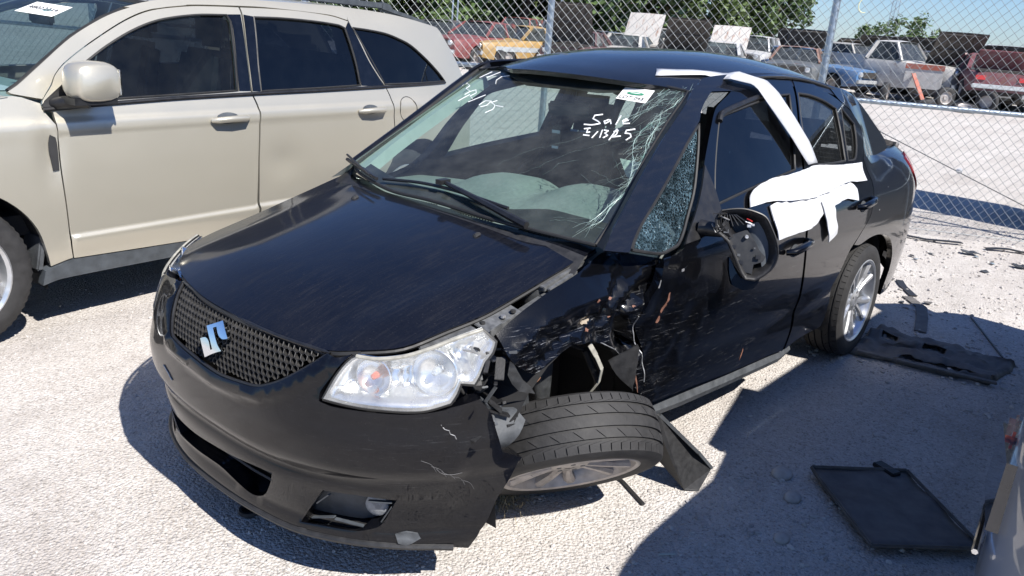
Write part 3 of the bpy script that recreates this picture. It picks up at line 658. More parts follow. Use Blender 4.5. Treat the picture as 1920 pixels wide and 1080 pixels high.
for k, (az, d, tl_) in enumerate(((44.0,27,0),(42.2,27.3,1),(18.0,28,0),(16.9,28.3,1),(14.6,28.6,0),(13.5,29,1),(12.3,28.2,0),(11.2,29,1))):
    a = R(180+az); o = link('loose_wheel', WR, None); o.location = (CX+d*math.cos(a), CY+d*math.sin(a), .33 if tl_ else .1); o.rotation_euler = (0 if tl_ else R(90),.3,k*1.1); link('tyre', WT, None, o)
    tag(o, ('flat lying spare wheel before the maroon wreck','upright spare wheel between maroon and gold wrecks','flat lying wheel below the blue wreck','upright wheel under the white pickup','flat lying wheel between the pickup and the black wreck','upright wheel under the black wreck','flat lying wheel below the open boot','upright wheel at the right edge of the lot')[k], 'wheel', 'loose wheels in the lot')
# loose things in the lot
dp = empty('door_panel', 'white and orange car door leaning before the white pickup', 'car door', G(-.9662,-.2578,30), R(10))
MB().box((0,0,.85),(.06,1.15,.75)).build('skin', wpaint((.5,.49,.47)), dp, bevel=.02); MB().box((.035,0,1.17),(.03,1.16,.16)).build('stripe', wpaint((.34,.07,.035)), dp); MB().box((.0,.1,.42),(.05,.85,.2)).build('sill', M['engine'], dp)
MB().bar((.1,-.3,.95),(.55,.25,.05),.16,.03).build('brace', wpaint((.34,.07,.035)), dp)
MB().lathe([(.16,-.1),(.2,-.1),(.21,0),(.2,.1),(.16,.1)],18).build('rim', M['white'], None, True)
o = bpy.data.objects['rim']; o.name = 'steel_wheel'; o.location = G(-.9815,-.1915,30.2); o.location.z = .22; o.rotation_euler = (0,0,1.2); tag(o, 'white steel wheel lying under the open boot', 'wheel')
# ------------------------------------------------------------------ shared body surfaces
def lerp_tab(t, tab):
    """smooth (cubic hermite) table interpolation"""
    n = len(tab)
    if t <= tab[0][0]:
        s = (tab[1][1]-tab[0][1])/(tab[1][0]-tab[0][0]); return tab[0][1]+s*(t-tab[0][0])
    if t >= tab[-1][0]:
        s = (tab[-1][1]-tab[-2][1])/(tab[-1][0]-tab[-2][0]); return tab[-1][1]+s*(t-tab[-1][0])
    for i in range(n-1):
        if t <= tab[i+1][0]: break
    x0, y0 = tab[i]; x1, y1 = tab[i+1]
    def sl(k):
        if k <= 0: return (tab[1][1]-tab[0][1])/(tab[1][0]-tab[0][0])
        if k >= n-1: return (tab[-1][1]-tab[-2][1])/(tab[-1][0]-tab[-2][0])
        return (tab[k+1][1]-tab[k-1][1])/(tab[k+1][0]-tab[k-1][0])
    h = x1-x0; u = (t-x0)/h; a = sl(i)*h; b = sl(i+1)*h
    return (2*u**3-3*u*u+1)*y0+(u**3-2*u*u+u)*a+(-2*u**3+3*u*u)*y1+(u**3-u*u)*b
def sstep(a, b, t):
    u = min(1., max(0., (t-a)/(b-a))); return u*u*(3-2*u)
# ---- the sedan: x forward from the front axle, y to its left, z up
NOSE = [(.04,.755),(.10,.785),(.16,.808),(.24,.828),(.32,.842),(.42,.858),(.52,.866),(.60,.862),(.68,.838),(.75,.80),(.80,.755),(.86,.68),(.94,.52)]
HALF = [(.05,.765),(.10,.78),(.18,.80),(.26,.822),(.36,.842),(.48,.858),(.60,.866),(.72,.866),(.82,.858),(.90,.845),(.94,.828),(.98,.805),(1.05,.772),(1.15,.722),(1.25,.670),(1.35,.612),(1.43,.556),(1.50,.49)]
FEND = [(.10,.78),(.26,.822),(.48,.858),(.62,.866),(.72,.862),(.79,.846),(.85,.816),(.895,.780),(.93,.735),(.955,.67),(.97,.60)]
NE = 2.7
def body_r(th, z):
    L = lerp_tab(z, NOSE); W = lerp_tab(z, HALF); c = abs(math.cos(th)); s = abs(math.sin(th))
    return ((c/L)**NE+(s/W)**NE)**(-1/NE)
def side_y(x, z, tab=HALF):
    W = lerp_tab(z, tab)
    if x > 0:
        u = min(x/max(.25, lerp_tab(z, NOSE)), .9999); return W*(1-u**NE)**(1/NE)
    rb = sstep(-2.55, -3.0, x); k = 1-.05*((x+1.5)/1.3)**2*(sstep(.90, 1.05, z)*(1-rb)+sstep(1.05, 1.35, z)*rb)
    if x < -2.45:
        u = min((-2.45-x)/1.19, .9999); return W*k*(1-u**4.0)**(1/4.0)
    return W*k
def fend_y(x, z): return side_y(x, z, FEND)-.03*x*sstep(.8, .95, z)
HC = [(-.45,1.012),(-.25,1.0),(-.1,.984),(.1,.955),(.3,.92),(.5,.878),(.6,.851),(.7,.815),(.78,.778),(.86,.72)]
HK = [(-.4,.02),(-.24,.03),(.0,.06),(.25,.085),(.5,.09),(.8,.08)]
def hood_z(x, y):
    r = abs(y)/.7; yc = .50+.10*(.4-x)
    return lerp_tab(x, HC)-lerp_tab(x, HK)*r**2.2+(.008 if y > 0 else .003)*math.exp(-((abs(y)-yc)/.075)**2)-.035*y
WX = [(.90,.09),(1.0,-.075),(1.15,-.345),(1.3,-.63),(1.46,-.95),(1.55,-1.15)]
def ws_x(y, z): return lerp_tab(z, WX)-.24*(y+.08)**2
RC = [(-3.64,1.0),(-3.58,1.07),(-3.45,1.115),(-3.25,1.145),(-3.12,1.175),(-2.95,1.29),(-2.78,1.41),(-2.6,1.485),(-2.4,1.525),(-2.1,1.562),(-1.8,1.578),(-1.5,1.573),(-1.2,1.545),(-.95,1.495),(-.8,1.45)]
def roof_z(x, y): return lerp_tab(x, RC)-.085*(abs(y+.09)/.58)**2.6
# ---- the tall crossover beside it, same axes from its own front axle
SHALF = [(.2,.84),(.3,.872),(.42,.9),(.6,.917),(.78,.917),(.92,.91),(1.0,.902),(1.06,.885),(1.12,.862),(1.25,.82),(1.4,.765),(1.52,.712),(1.6,.665),(1.66,.60)]
def suv_y(x, z):
    W = lerp_tab(z, SHALF)
    if x > .1:
        u = min((x-.1)/.85, .9999); return W*(1-u**2.6)**(1/2.6)
    if x < -2.9:
        u = min((-2.9-x)/1.12, .9999); return W*(1-.30*u**2.2)
    return W
# panel outlines in the parameters of those surfaces (metres, radians)
D = {'HOOD':[(0.744,-0.335),(0.782,-0.128),(0.783,0.128),(0.754,0.35),(0.733,0.443),(0.683,0.507),(0.588,0.581),(0.449,0.61),(0.326,0.631),(0.181,0.638),(0.062,0.643),(-0.065,0.648),(-0.186,0.65),(-0.137,0.498),(-0.122,0.416),(-0.1,0.261),(-0.084,0.136),(-0.094,0.062),(-0.089,-0.273),(-0.115,-0.379),(-0.243,-0.724)],
'GRILLE':[(-0.391,0.782),(-0.298,0.663),(-0.266,0.636),(-0.129,0.623),(0.069,0.61),(0.198,0.617),(0.294,0.627),(0.348,0.645),(0.404,0.671),(0.496,0.726),(0.546,0.76),(0.482,0.763),(0.36,0.765),(0.211,0.767),(0.025,0.772),(-0.201,0.777)],
'LAMP':[(0.549,0.647),(0.581,0.707),(0.612,0.746),(0.64,0.764),(0.702,0.764),(0.79,0.777),(0.868,0.799),(0.949,0.824),(1.024,0.842),(1.063,0.81),(1.05,0.782),(1.026,0.76),(1.009,0.726),(0.992,0.703),(0.952,0.709),(0.94,0.681),(0.922,0.657),(0.854,0.641),(0.805,0.638),(0.734,0.639),(0.653,0.641)],
'BUMPTOP':[(0.548,0.759),(0.591,0.758),(0.625,0.767),(0.595,0.741),(0.567,0.704),(0.538,0.663),(0.537,0.639),(0.576,0.632),(0.653,0.631),(0.735,0.63),(0.805,0.63),(0.884,0.637),(0.945,0.651),(1.006,0.663),(1.042,0.621),(1.065,0.555),(1.086,0.492),(1.159,0.458),(1.144,0.43),(1.098,0.361),(1.057,0.278),(1.0,0.174)],
'BUMPLOW':[(1.0,0.174),(0.865,0.191),(0.693,0.202),(0.585,0.201),(0.418,0.193),(0.263,0.193),(-0.022,0.184)],
'INTAKE':[(-0.151,0.33),(0.11,0.345),(0.231,0.357),(0.339,0.363),(0.321,0.321),(0.278,0.26),(0.217,0.228),(0.131,0.233),(-0.0,0.264),(-0.187,0.251)],
'FOG':[(0.534,0.356),(0.657,0.36),(0.77,0.352),(0.748,0.307),(0.719,0.261),(0.679,0.242),(0.638,0.233),(0.532,0.23),(0.441,0.223)],
'FENDER':[(-0.176,0.944),(-0.055,0.933),(0.164,0.903),(0.28,0.875),(0.353,0.849),(0.414,0.821),(0.41,0.8),(0.399,0.758),(0.375,0.73),(0.334,0.704),(0.321,0.7),(0.256,0.721),(0.191,0.733),(0.102,0.733),(0.013,0.71),(-0.086,0.667),(-0.164,0.609),(-0.214,0.546),(-0.221,0.492),(-0.26,0.451),(-0.275,0.481),(-0.263,0.561),(-0.247,0.632),(-0.227,0.736),(-0.259,0.785),(-0.309,0.82),(-0.367,0.875),(-0.396,0.901),(-0.26,0.932)],
'APILLAR':[(-0.053,0.984),(-0.144,1.032),(-0.281,1.117),(-0.416,1.199),(-0.614,1.305),(-0.828,1.402),(-0.903,1.438),(-1.028,1.471),(-1.1,1.471),(-1.167,1.471),(-1.283,1.47),(-1.077,1.44),(-0.95,1.395),(-0.884,1.359),(-0.851,1.33),(-0.722,1.269),(-0.621,1.213),(-0.404,1.092),(-0.181,0.973),(-0.162,0.965)],
'QGLASS':[(-0.183,0.97),(-0.405,1.087),(-0.62,1.206),(-0.727,1.265),(-0.839,1.319),(-0.757,1.215),(-0.651,1.091),(-0.528,0.993),(-0.443,0.953),(-0.378,0.944),(-0.318,0.941),(-0.241,0.956)],
'FDOOR':[(-0.306,0.41),(-0.264,0.447),(-0.287,0.477),(-0.281,0.536),(-0.26,0.628),(-0.231,0.736),(-0.25,0.788),(-0.285,0.831),(-0.31,0.895),(-0.322,0.925),(-0.377,0.926),(-0.46,0.936),(-0.596,1.009),(-0.706,1.096),(-0.812,1.193),(-0.953,1.305),(-1.042,1.368),(-1.187,1.417),(-1.301,1.436),(-1.484,1.455),(-1.697,1.464),(-1.878,1.464),(-1.825,1.418),(-1.702,1.267),(-1.588,1.073),(-1.484,0.885),(-1.477,0.745),(-1.496,0.544),(-1.504,0.281),(-1.374,0.299),(-0.949,0.339),(-0.618,0.379)],
'FWIN':[(-1.053,1.333),(-1.232,1.363),(-1.376,1.382),(-1.574,1.404),(-1.763,1.41),(-1.716,1.357),(-1.635,1.248),(-1.531,1.104),(-1.131,1.073),(-0.768,1.037),(-0.857,1.152),(-0.983,1.279)],
'RDOOR':[(-1.529,0.279),(-1.523,0.538),(-1.502,0.741),(-1.508,0.882),(-1.611,1.071),(-1.726,1.266),(-1.85,1.418),(-1.906,1.461),(-2.052,1.451),(-2.21,1.417),(-2.351,1.37),(-2.481,1.306),(-2.549,1.24),(-2.528,1.17),(-2.429,1.076),(-2.438,0.978),(-2.361,0.899),(-2.318,0.814),(-2.181,0.737),(-2.05,0.66),(-1.957,0.522),(-1.949,0.41),(-1.96,0.325),(-1.95,0.292),(-1.691,0.298)],
'RWIN':[(-1.868,1.413),(-2.005,1.401),(-2.147,1.374),(-2.271,1.334),(-2.253,1.292),(-2.207,1.189),(-2.162,1.094),(-1.966,1.097),(-1.738,1.11),(-1.67,1.133),(-1.739,1.247),(-1.786,1.325)],
'RWIN2':[(-2.348,1.337),(-2.394,1.299),(-2.462,1.252),(-2.433,1.194),(-2.378,1.132),(-2.309,1.091),(-2.2,1.091),(-2.255,1.203)],
'RARCH':[(-1.96,0.325),(-1.949,0.41),(-1.975,0.496),(-2.07,0.596),(-2.21,0.672),(-2.346,0.688),(-2.464,0.687),(-2.595,0.67),(-2.709,0.635),(-2.801,0.552),(-2.856,0.442),(-2.862,0.347)],
'ROOFL':[(-1.045,0.461),(-1.157,0.444),(-1.296,0.447),(-1.51,0.465),(-1.673,0.491),(-1.901,0.488),(-2.173,0.478),(-2.349,0.518),(-2.26,0.661),(-2.154,0.765)],
'ROOFF':[(-0.862,-0.353),(-0.845,-0.214),(-0.837,-0.059),(-0.837,0.082),(-0.853,0.206),(-0.887,0.312),(-0.941,0.405),(-0.991,0.461)],
'WS':[(0.673,0.964),(0.656,1.034),(0.618,1.122),(0.58,1.207),(0.536,1.314),(0.507,1.4),(0.494,1.425),(0.396,1.436),(0.277,1.442),(0.149,1.447),(0.009,1.453),(-0.142,1.456),(-0.308,1.457),(-0.529,1.453),(-0.677,1.434),(-0.67,1.348),(-0.659,1.257),(-0.658,1.173),(-0.668,1.093),(-0.677,1.038),(-0.579,1.02),(-0.266,1.0),(-0.054,1.001),(0.081,0.997),(0.276,0.986),(0.432,0.978),(0.547,0.972)],
'TAPEA':[(-0.992,0.298),(-1.067,0.27),(-1.089,0.295),(-1.192,0.376),(-1.248,0.422),(-1.309,0.466)],
'TAPEB':[(-0.992,0.314),(-1.089,0.387),(-1.179,0.436),(-1.214,0.494)],
'TAPES1':[(-1.31,1.487),(-1.406,1.47),(-1.523,1.452),(-1.574,1.404),(-1.635,1.303),(-1.71,1.187),(-1.725,1.102)],
'TAPES2':[(-1.194,1.459),(-1.271,1.448),(-1.363,1.437),(-1.388,1.418),(-1.439,1.332),(-1.529,1.22),(-1.582,1.144),(-1.618,1.101)],
'SHEET':[(-0.997,1.011),(-1.028,1.051),(-1.097,1.078),(-1.246,1.097),(-1.429,1.097),(-1.616,1.106),(-1.738,1.11),(-1.996,1.09),(-2.346,1.075),(-2.326,1.038),(-2.327,0.99),(-2.179,0.998),(-2.065,1.009),(-2.123,0.991),(-2.153,0.967),(-2.113,0.917),(-2.043,0.93),(-1.973,0.939),(-1.789,0.926),(-1.797,0.868),(-1.811,0.801),(-1.718,0.773),(-1.695,0.833),(-1.663,0.899),(-1.531,0.869),(-1.17,0.864),(-1.162,0.927),(-1.174,0.995),(-1.335,1.014),(-1.187,1.014)],
'CREASE':[(-0.274,0.558),(-0.547,0.553),(-0.988,0.527),(-1.469,0.519),(-1.898,0.548)],
'HANDLE1':[(-1.221,0.806),(-1.278,0.817),(-1.417,0.821),(-1.505,0.819),(-1.519,0.805),(-1.45,0.792),(-1.282,0.792)],
'HANDLE2':[(-2.071,0.889),(-2.105,0.906),(-2.264,0.914),(-2.342,0.911),(-2.336,0.893),(-2.254,0.879),(-2.1,0.876)],
'S_FDOOR':[(-0.516,1.015),(-0.517,0.947),(-0.514,0.773),(-0.519,0.591),(-0.528,0.426),(-0.538,0.359),(-0.847,0.348),(-1.168,0.337),(-1.622,0.316),(-1.609,0.527),(-1.619,0.748),(-1.635,0.93),(-1.644,1.04),(-1.626,1.135),(-1.656,1.363),(-1.692,1.542),(-1.691,1.579),(-1.526,1.575),(-1.358,1.566),(-1.14,1.534),(-0.977,1.476),(-0.765,1.365),(-0.622,1.275),(-0.567,1.224),(-0.542,1.182),(-0.485,1.118),(-0.475,1.084),(-0.517,1.066)],
'S_FWIN':[(-0.724,1.283),(-0.85,1.359),(-1.012,1.438),(-1.175,1.492),(-1.396,1.526),(-1.594,1.535),(-1.606,1.502),(-1.587,1.39),(-1.562,1.25),(-1.541,1.137),(-1.251,1.127),(-0.892,1.116),(-0.823,1.113)],
'S_SAIL':[(-0.714,1.275),(-0.814,1.111),(-0.699,1.093),(-0.546,1.082),(-0.484,1.082),(-0.474,1.096),(-0.488,1.114)],
'S_RDOOR':[(-1.638,0.313),(-1.624,0.525),(-1.63,0.747),(-1.646,0.93),(-1.655,1.039),(-1.637,1.135),(-1.667,1.363),(-1.703,1.543),(-1.702,1.579),(-1.889,1.583),(-2.126,1.581),(-2.374,1.565),(-2.508,1.539),(-2.542,1.444),(-2.597,1.297),(-2.67,1.18),(-2.707,1.135),(-2.735,1.053),(-2.743,0.912),(-2.752,0.785),(-2.729,0.647),(-2.638,0.506),(-2.559,0.282),(-2.125,0.293)],
'S_RWIN':[(-1.775,1.532),(-1.983,1.535),(-2.226,1.528),(-2.418,1.513),(-2.465,1.496),(-2.477,1.394),(-2.486,1.28),(-2.485,1.149),(-2.139,1.139),(-1.698,1.13),(-1.718,1.278)],
'S_QWIN':[(-2.533,1.502),(-2.669,1.493),(-2.826,1.475),(-2.944,1.444),(-3.05,1.405),(-3.196,1.31),(-3.313,1.221),(-3.381,1.16),(-3.023,1.154),(-2.712,1.152),(-2.626,1.314)],
'S_APILLAR':[(-0.347,1.159),(-0.394,1.185),(-0.528,1.282),(-0.688,1.394),(-0.862,1.484),(-0.997,1.534),(-1.147,1.572)],
'S_BELT':[(-0.473,1.077),(-0.777,1.092),(-1.152,1.106),(-1.658,1.117),(-2.135,1.124),(-2.697,1.135),(-3.377,1.149)],
'S_FUEL':[(-2.889,0.984)],
'S_SILL':[(-0.417,0.321),(-0.518,0.337),(-0.85,0.319),(-1.171,0.31)],
'S_SILL2':[(-0.389,0.275),(-0.469,0.28),(-0.546,0.292),(-0.853,0.281),(-1.132,0.278)],
'S_HANDLES':[(-1.453,0.993),(-2.54,0.992)],
'S_MIRROR':[(-0.754,1.203),(-0.597,1.134),(-0.885,1.139),(-0.646,1.228)],
'S_MIRSH':[(-0.797,1.01),(-0.699,1.095),(-0.633,1.085)],
'S_CREASE':[(-0.538,0.488),(-0.845,0.479),(-1.15,0.476),(-1.421,0.476)],
'S_CREASE2':[(-0.87,1.039),(-1.197,1.051),(-1.643,1.048),(-1.945,1.053),(-2.697,1.061)],
'LABEL':[(0.238,1.423),(0.37,1.418),(0.387,1.372),(0.252,1.38)],
'LABELC':[(0.311,1.399)],
'VIN':[(0.482,0.989),(0.556,0.989),(0.562,0.983),(0.487,0.984)],
'WIPER1':[(-0.348,1.017),(-0.144,1.032),(0.028,1.032),(0.167,1.024),(0.309,1.012)],
'WIPER2':[(-0.03,1.042),(0.12,1.023),(0.272,1.0),(0.434,0.972)],
'WIPER3':[(-0.717,1.033),(-0.551,1.024),(-0.376,1.01)],
'CHIP':[(0.014,0.844),(-0.087,0.822),(0.045,0.783),(0.063,0.764),(-0.074,0.77),(-0.2,0.78)],
'CHIPD':[(-0.347,0.751),(-0.332,0.707),(-1.006,0.402),(-0.295,0.843),(-0.358,0.786)],
'EMBLEM':[(-0.039,0.718),(0.04,0.747),(0.069,0.733),(0.109,0.713),(0.083,0.706),(0.052,0.71),(0.02,0.727),(0.002,0.721),(0.04,0.7),(0.067,0.686),(0.096,0.677),(0.054,0.661),(0.01,0.64),(-0.015,0.658),(-0.049,0.681),(-0.02,0.69),(0.006,0.685),(0.033,0.666),(0.042,0.67),(0.011,0.69)],
'LAMPA':[(0.684,0.713)],
'LAMPB':[(0.865,0.731)],
'FOGC':[(0.678,0.314)],
'FOLD1':[(-0.237,0.912),(-0.144,0.87),(-0.064,0.807),(-0.012,0.746)],
'FOLD2':[(-0.304,0.835),(-0.204,0.812),(-0.142,0.775),(-0.166,0.709),(-0.221,0.627)],
'FOLD3':[(0.365,0.778),(0.235,0.83),(0.089,0.849),(-0.044,0.846)],
'FOLD4':[(0.295,0.73),(0.186,0.768),(0.058,0.783),(0.001,0.789)],
'WRITE':[[(0.274,1.322),(0.247,1.316),(0.254,1.305),(0.286,1.298),(0.302,1.292),(0.277,1.285),(0.245,1.284)],[(0.319,1.308),(0.308,1.3),(0.321,1.293),(0.327,1.302),(0.324,1.307),(0.343,1.295)],[(0.347,1.324),(0.363,1.295)],[(0.376,1.306),(0.392,1.311),(0.38,1.316),(0.375,1.308),(0.387,1.299),(0.408,1.302)],[(0.263,1.27),(0.284,1.274)],[(0.277,1.272),(0.289,1.259),(0.298,1.262)],[(0.285,1.251),(0.309,1.251)],[(0.325,1.267),(0.329,1.246)],[(0.336,1.273),(0.356,1.249)],[(0.342,1.273),(0.361,1.272),(0.358,1.264),(0.376,1.258),(0.37,1.25)],[(0.385,1.281),(0.398,1.245)],[(0.384,1.271),(0.394,1.276),(0.403,1.265),(0.4,1.255),(0.424,1.26)],[(0.45,1.286),(0.424,1.279),(0.43,1.27),(0.449,1.27),(0.463,1.261),(0.458,1.251)]],
'WRITE2':[[(-0.58,1.402),(-0.549,1.43)],[(-0.529,1.406),(-0.488,1.433)],[(-0.416,1.386),(-0.443,1.4),(-0.44,1.416),(-0.4,1.423)],[(-0.625,1.362),(-0.614,1.374),(-0.569,1.366),(-0.571,1.354),(-0.515,1.346),(-0.523,1.332)],[(-0.511,1.305),(-0.491,1.333)],[(-0.519,1.343),(-0.491,1.354),(-0.462,1.343),(-0.475,1.329),(-0.442,1.322)],[(-0.438,1.307),(-0.389,1.34)],[(-0.351,1.303),(-0.344,1.32),(-0.308,1.322),(-0.304,1.305),(-0.327,1.297)],[(-0.279,1.327),(-0.298,1.317),(-0.258,1.309),(-0.243,1.294),(-0.26,1.281)],[(-0.252,1.309),(-0.207,1.308)]],
'CRACK':[[(0.502,1.418),(0.494,1.374),(0.485,1.341),(0.516,1.3),(0.529,1.259),(0.577,1.199),(0.597,1.157),(0.617,1.11)],[(0.49,1.329),(0.474,1.284),(0.5,1.238),(0.565,1.176),(0.607,1.125)],[(0.478,1.315),(0.528,1.277),(0.562,1.221),(0.587,1.178),(0.617,1.126)],[(0.621,1.108),(0.615,1.074),(0.607,1.042),(0.598,1.018)],[(0.617,1.1),(0.619,1.054),(0.63,1.025),(0.615,1.008)],[(0.247,1.223),(0.156,1.186),(0.077,1.129)],[(0.437,1.256),(0.307,1.19),(0.207,1.114),(0.183,1.077)],[(0.435,1.293),(0.313,1.269),(0.251,1.22)],[(0.47,1.346),(0.435,1.293),(0.388,1.239)],[(0.488,1.38),(0.437,1.369),(0.406,1.341),(0.362,1.318)],[(0.476,1.402),(0.426,1.385),(0.406,1.347),(0.401,1.321)],[(0.44,1.41),(0.401,1.4),(0.39,1.379),(0.378,1.358)],[(0.495,1.41),(0.433,1.416),(0.394,1.406)],[(0.351,1.075),(0.309,1.049),(0.278,1.023)],[(0.288,1.095),(0.231,1.061),(0.186,1.044)],[(0.36,1.177),(0.309,1.16),(0.292,1.124)],[(0.592,1.156),(0.546,1.13),(0.5,1.103),(0.438,1.088)],[(0.617,1.11),(0.551,1.125),(0.5,1.141),(0.447,1.152)],[(0.616,1.095),(0.556,1.099),(0.494,1.113),(0.429,1.134)],[(0.61,1.078),(0.544,1.081),(0.459,1.099)],[(0.614,1.058),(0.549,1.061),(0.453,1.076)],[(0.618,1.038),(0.542,1.04),(0.447,1.055)],[(0.607,1.125),(0.518,1.171),(0.452,1.21)],[(0.57,1.199),(0.524,1.194),(0.506,1.17)],[(0.529,1.259),(0.493,1.244),(0.488,1.214)],[(0.627,1.024),(0.552,1.021),(0.475,1.016)],[(0.474,1.006),(0.516,1.014),(0.594,1.01),(0.672,1.005)]],
'MIR':{'OUT':[(-0.0941,0.1047),(-0.0596,0.1119),(-0.0183,0.1147),(0.024,0.1063),(0.0573,0.0908),(0.0797,0.0551),(0.1016,0.0081),(0.1091,-0.0369),(0.0984,-0.0767),(0.0694,-0.1082),(0.0392,-0.1284),(0.0069,-0.1259),(-0.0115,-0.101),(-0.035,-0.0537),(-0.062,-0.0035),(-0.0829,0.0146),(-0.107,0.0325),(-0.111,0.0777)],
'PLATE':[(-0.0715,0.0122),(-0.0361,0.0293),(0.0009,0.0448),(0.0116,0.0326),(0.0335,0.0033),(0.0486,-0.0217),(0.0732,-0.0459),(0.0652,-0.0628),(0.0343,-0.0748),(0.0309,-0.1077),(0.0016,-0.1033),(-0.0176,-0.0688),(-0.0437,-0.0282)],
'LOBE':[(0.0091,0.06),(0.0395,0.0766),(0.0589,0.0731),(0.0723,0.0319),(0.0829,-0.0127),(0.0839,-0.0582),(0.0673,-0.0855),(0.0486,-0.0217),(0.0225,0.0187)],
'LOW':[(-0.0478,-0.0546),(-0.0112,-0.1043),(0.0069,-0.1259),(0.0392,-0.1284),(0.0665,-0.1117),(0.062,-0.1316),(0.0481,-0.1556),(0.0235,-0.1672),(-0.0025,-0.1643),(-0.0294,-0.1515),(-0.0431,-0.1066)]},'MIRF':[[-0.6307,0.97,0.9595],[-0.5967,0.8025,0.0],[-0.1771,-0.1317,0.9753],[0.7827,0.582,0.2208]]}
# ------------------------------------------------------------------ the wrecked black sedan
SEDM = Matrix(((.99999895,.0000439,.0014459,-.0000377),(0,.99953958,-.03034197,.0003683),(-.0014466,.03034194,.99953853,-.02789),(0,0,0,1)))
sedan = empty('wrecked_sedan', 'black sedan with a smashed front corner and folded front wheel', 'sedan'); sedan.matrix_world = SEDM
TOPSHIFT = .11
def dent(u, v):
    """crash damage at the wing's rear edge and the door's front edge"""
    m = math.exp(-((u+.20)/.26)**2-((v-.66)/.17)**2); p = Vector((u*7,v*7,1.3))
    r1 = abs(noise.noise(p*1.1)); r2 = noise.noise(p*2.6+Vector((3,1,0)))
    w = math.exp(-((u-.08)/.24)**4-((v-.765)/.065)**4); cr = abs(noise.noise(Vector((u*6+v*9,v*16-u*5,4.)))); c2 = abs(noise.noise(Vector((u*13-v*8,v*22,9.))))
    return -.045*m-m*.055*r1+.010*m*r2-.010*math.exp(-((u-.12)/.2)**2-((v-.80)/.05)**2)-w*(.016+.030*cr-.012*c2)
FOLDS = [([Vector(q) for q in D[k]],a,w_) for k, a, w_ in (('FOLD1',-.024,.040),('FOLD2',-.030,.040),('FOLD3',.010,.022),('FOLD4',-.014,.028))]
def fold(u, v):
    p = Vector((u,v)); k = 0.
    for L, a, w_ in FOLDS:
        d = 9.
        for i in range(len(L)-1):
            e = L[i+1]-L[i]; t = max(0.,min(1.,(p-L[i]).dot(e)/e.length_squared)); d = min(d,(p-L[i]-e*t).length)
        if d < w_*2.2: k += a*max(0.,1-d/w_)**1.2 if a < 0 else a*math.exp(-(d/w_)**2*2)
    return k
def crease(x): return .56-.045*sstep(-.3,-1.2,x)+.03*sstep(-1.4,-2.0,x)
def relief(x, z):
    """pressed character line along the lower doors"""
    d = z-crease(x); return -.011*math.exp(-((d+.045)/.05)**2)*sstep(.1,-.2,x)*sstep(-2.6,-1.9,x)
SL = lambda u, v: (u, side_y(u,v)+relief(u,v)+dent(u,v), v)
SLc = lambda u, v: (u, side_y(u,v)+relief(u,v), v)
FL = lambda u, v: (u, fend_y(u,v)+dent(u,v)+fold(u,v), v)
FLc = lambda u, v: (u, fend_y(u,v), v)
HLf = lambda u, v: (u, v, hood_z(u,v))
WL = lambda u, v: (ws_x(u,v), u, v)
RL = lambda u, v: (u, v, roof_z(u,v))
GR = [Vector((a*.83,b)) for a, b in D['GRILLE']]
def bump_r(th, z):
    p = Vector((th*.83,z)); d = seg_d(p, GR)
    if inside(p, GR): d = -d
    k = .016*math.exp(-((d-.022)/.020)**2)                                   # rolled surround of the grille
    k += .012*sstep(.42,.46,z)*sstep(.60,.52,z)*sstep(.25,.6,abs(th))        # shoulder under the headlights
    k += .016*sstep(.24,.21,z)-.012*math.exp(-((z-.33)/.06)**2)*sstep(.35,.6,abs(th))-.014*math.exp(-((z-.405)/.02)**2)*sstep(.9,.4,abs(th))
    if th > .9: k += .05*sstep(.9,1.15,th)*sstep(.5,.25,z)+(.006*noise.noise(Vector((th*14,z*14,0)))+.012*abs(noise.noise(Vector((th*10,z*4,2)))))*sstep(.8,.95,th)
    return body_r(th,z)+k
BL = lambda u, v: (bump_r(u,v)*math.cos(u), bump_r(u,v)*math.sin(u), v)
BL0 = lambda u, v: (body_r(u,v)*math.cos(u), body_r(u,v)*math.sin(u), v)
rad = lambda a: Vector((a.x,a.y,.15))
# hood
hr = [(.69,-.455),(.60,-.575),(.47,-.655),(.326,-.69),(.18,-.705),(.06,-.71),(-.064,-.714),(-.17,-.718)]
hood = panel('hood', D['HOOD'][:-1]+[(-.243,-.715)]+hr[::-1], HLf, M['black'], sedan, step=.03, out=(0,0,1), flange=.022)
for k, (x, y) in enumerate(((.02,.30),(.02,-.36))):
    p = Vector(HLf(x,y)); MB().box(p+Vector((0,0,.004)),(.035,.02,.012),Matrix.Rotation(.3,3,'Y'),.6).build('washer_nozzle', M['plastic'], hood, bevel=.003)
MB().tube(lift_line(D['HOOD'][0:13], HLf, -.012, (0,0,1)), .006, 6).build('edge_seal', M['trimrubber'], hood)
# front bumper
bt = D['BUMPTOP']; mir = [(-a,b) for a, b in bt[1:14]][::-1]
bo = D['GRILLE'][:11]+bt[1:]+D['BUMPLOW'][1:]+[(-.3,.188),(-.6,.20),(-.865,.192),(-1.03,.18),(-1.13,.22),(-1.17,.4),(-1.12,.55)]+mir
intake = [(-.42,.335),(-.30,.332),(-.151,.33),(.0,.338),(.11,.345),(.231,.357),(.339,.363),(.321,.321),(.278,.262),(.217,.235),(.131,.238),(0,.262),(-.187,.256),(-.36,.25)]
fogm = [(-a,b) for a, b in D['FOG']][::-1]
bumper = panel('front_bumper', bo, BL, M['black_bumper'], sedan, holes=[intake,D['FOG'],fogm], step=.022, esp=.018, out=rad, us=.83, flange=.045)
panel('intake_lining', [(a*1.06,b+(.01 if b > .3 else -.01)) for a, b in intake], lambda u, v: tuple(q*.90 if i < 2 else q for i, q in enumerate(BL0(u,v))), M['void'], bumper, step=.05, out=rad, us=.83, flange=0)
mb = MB()
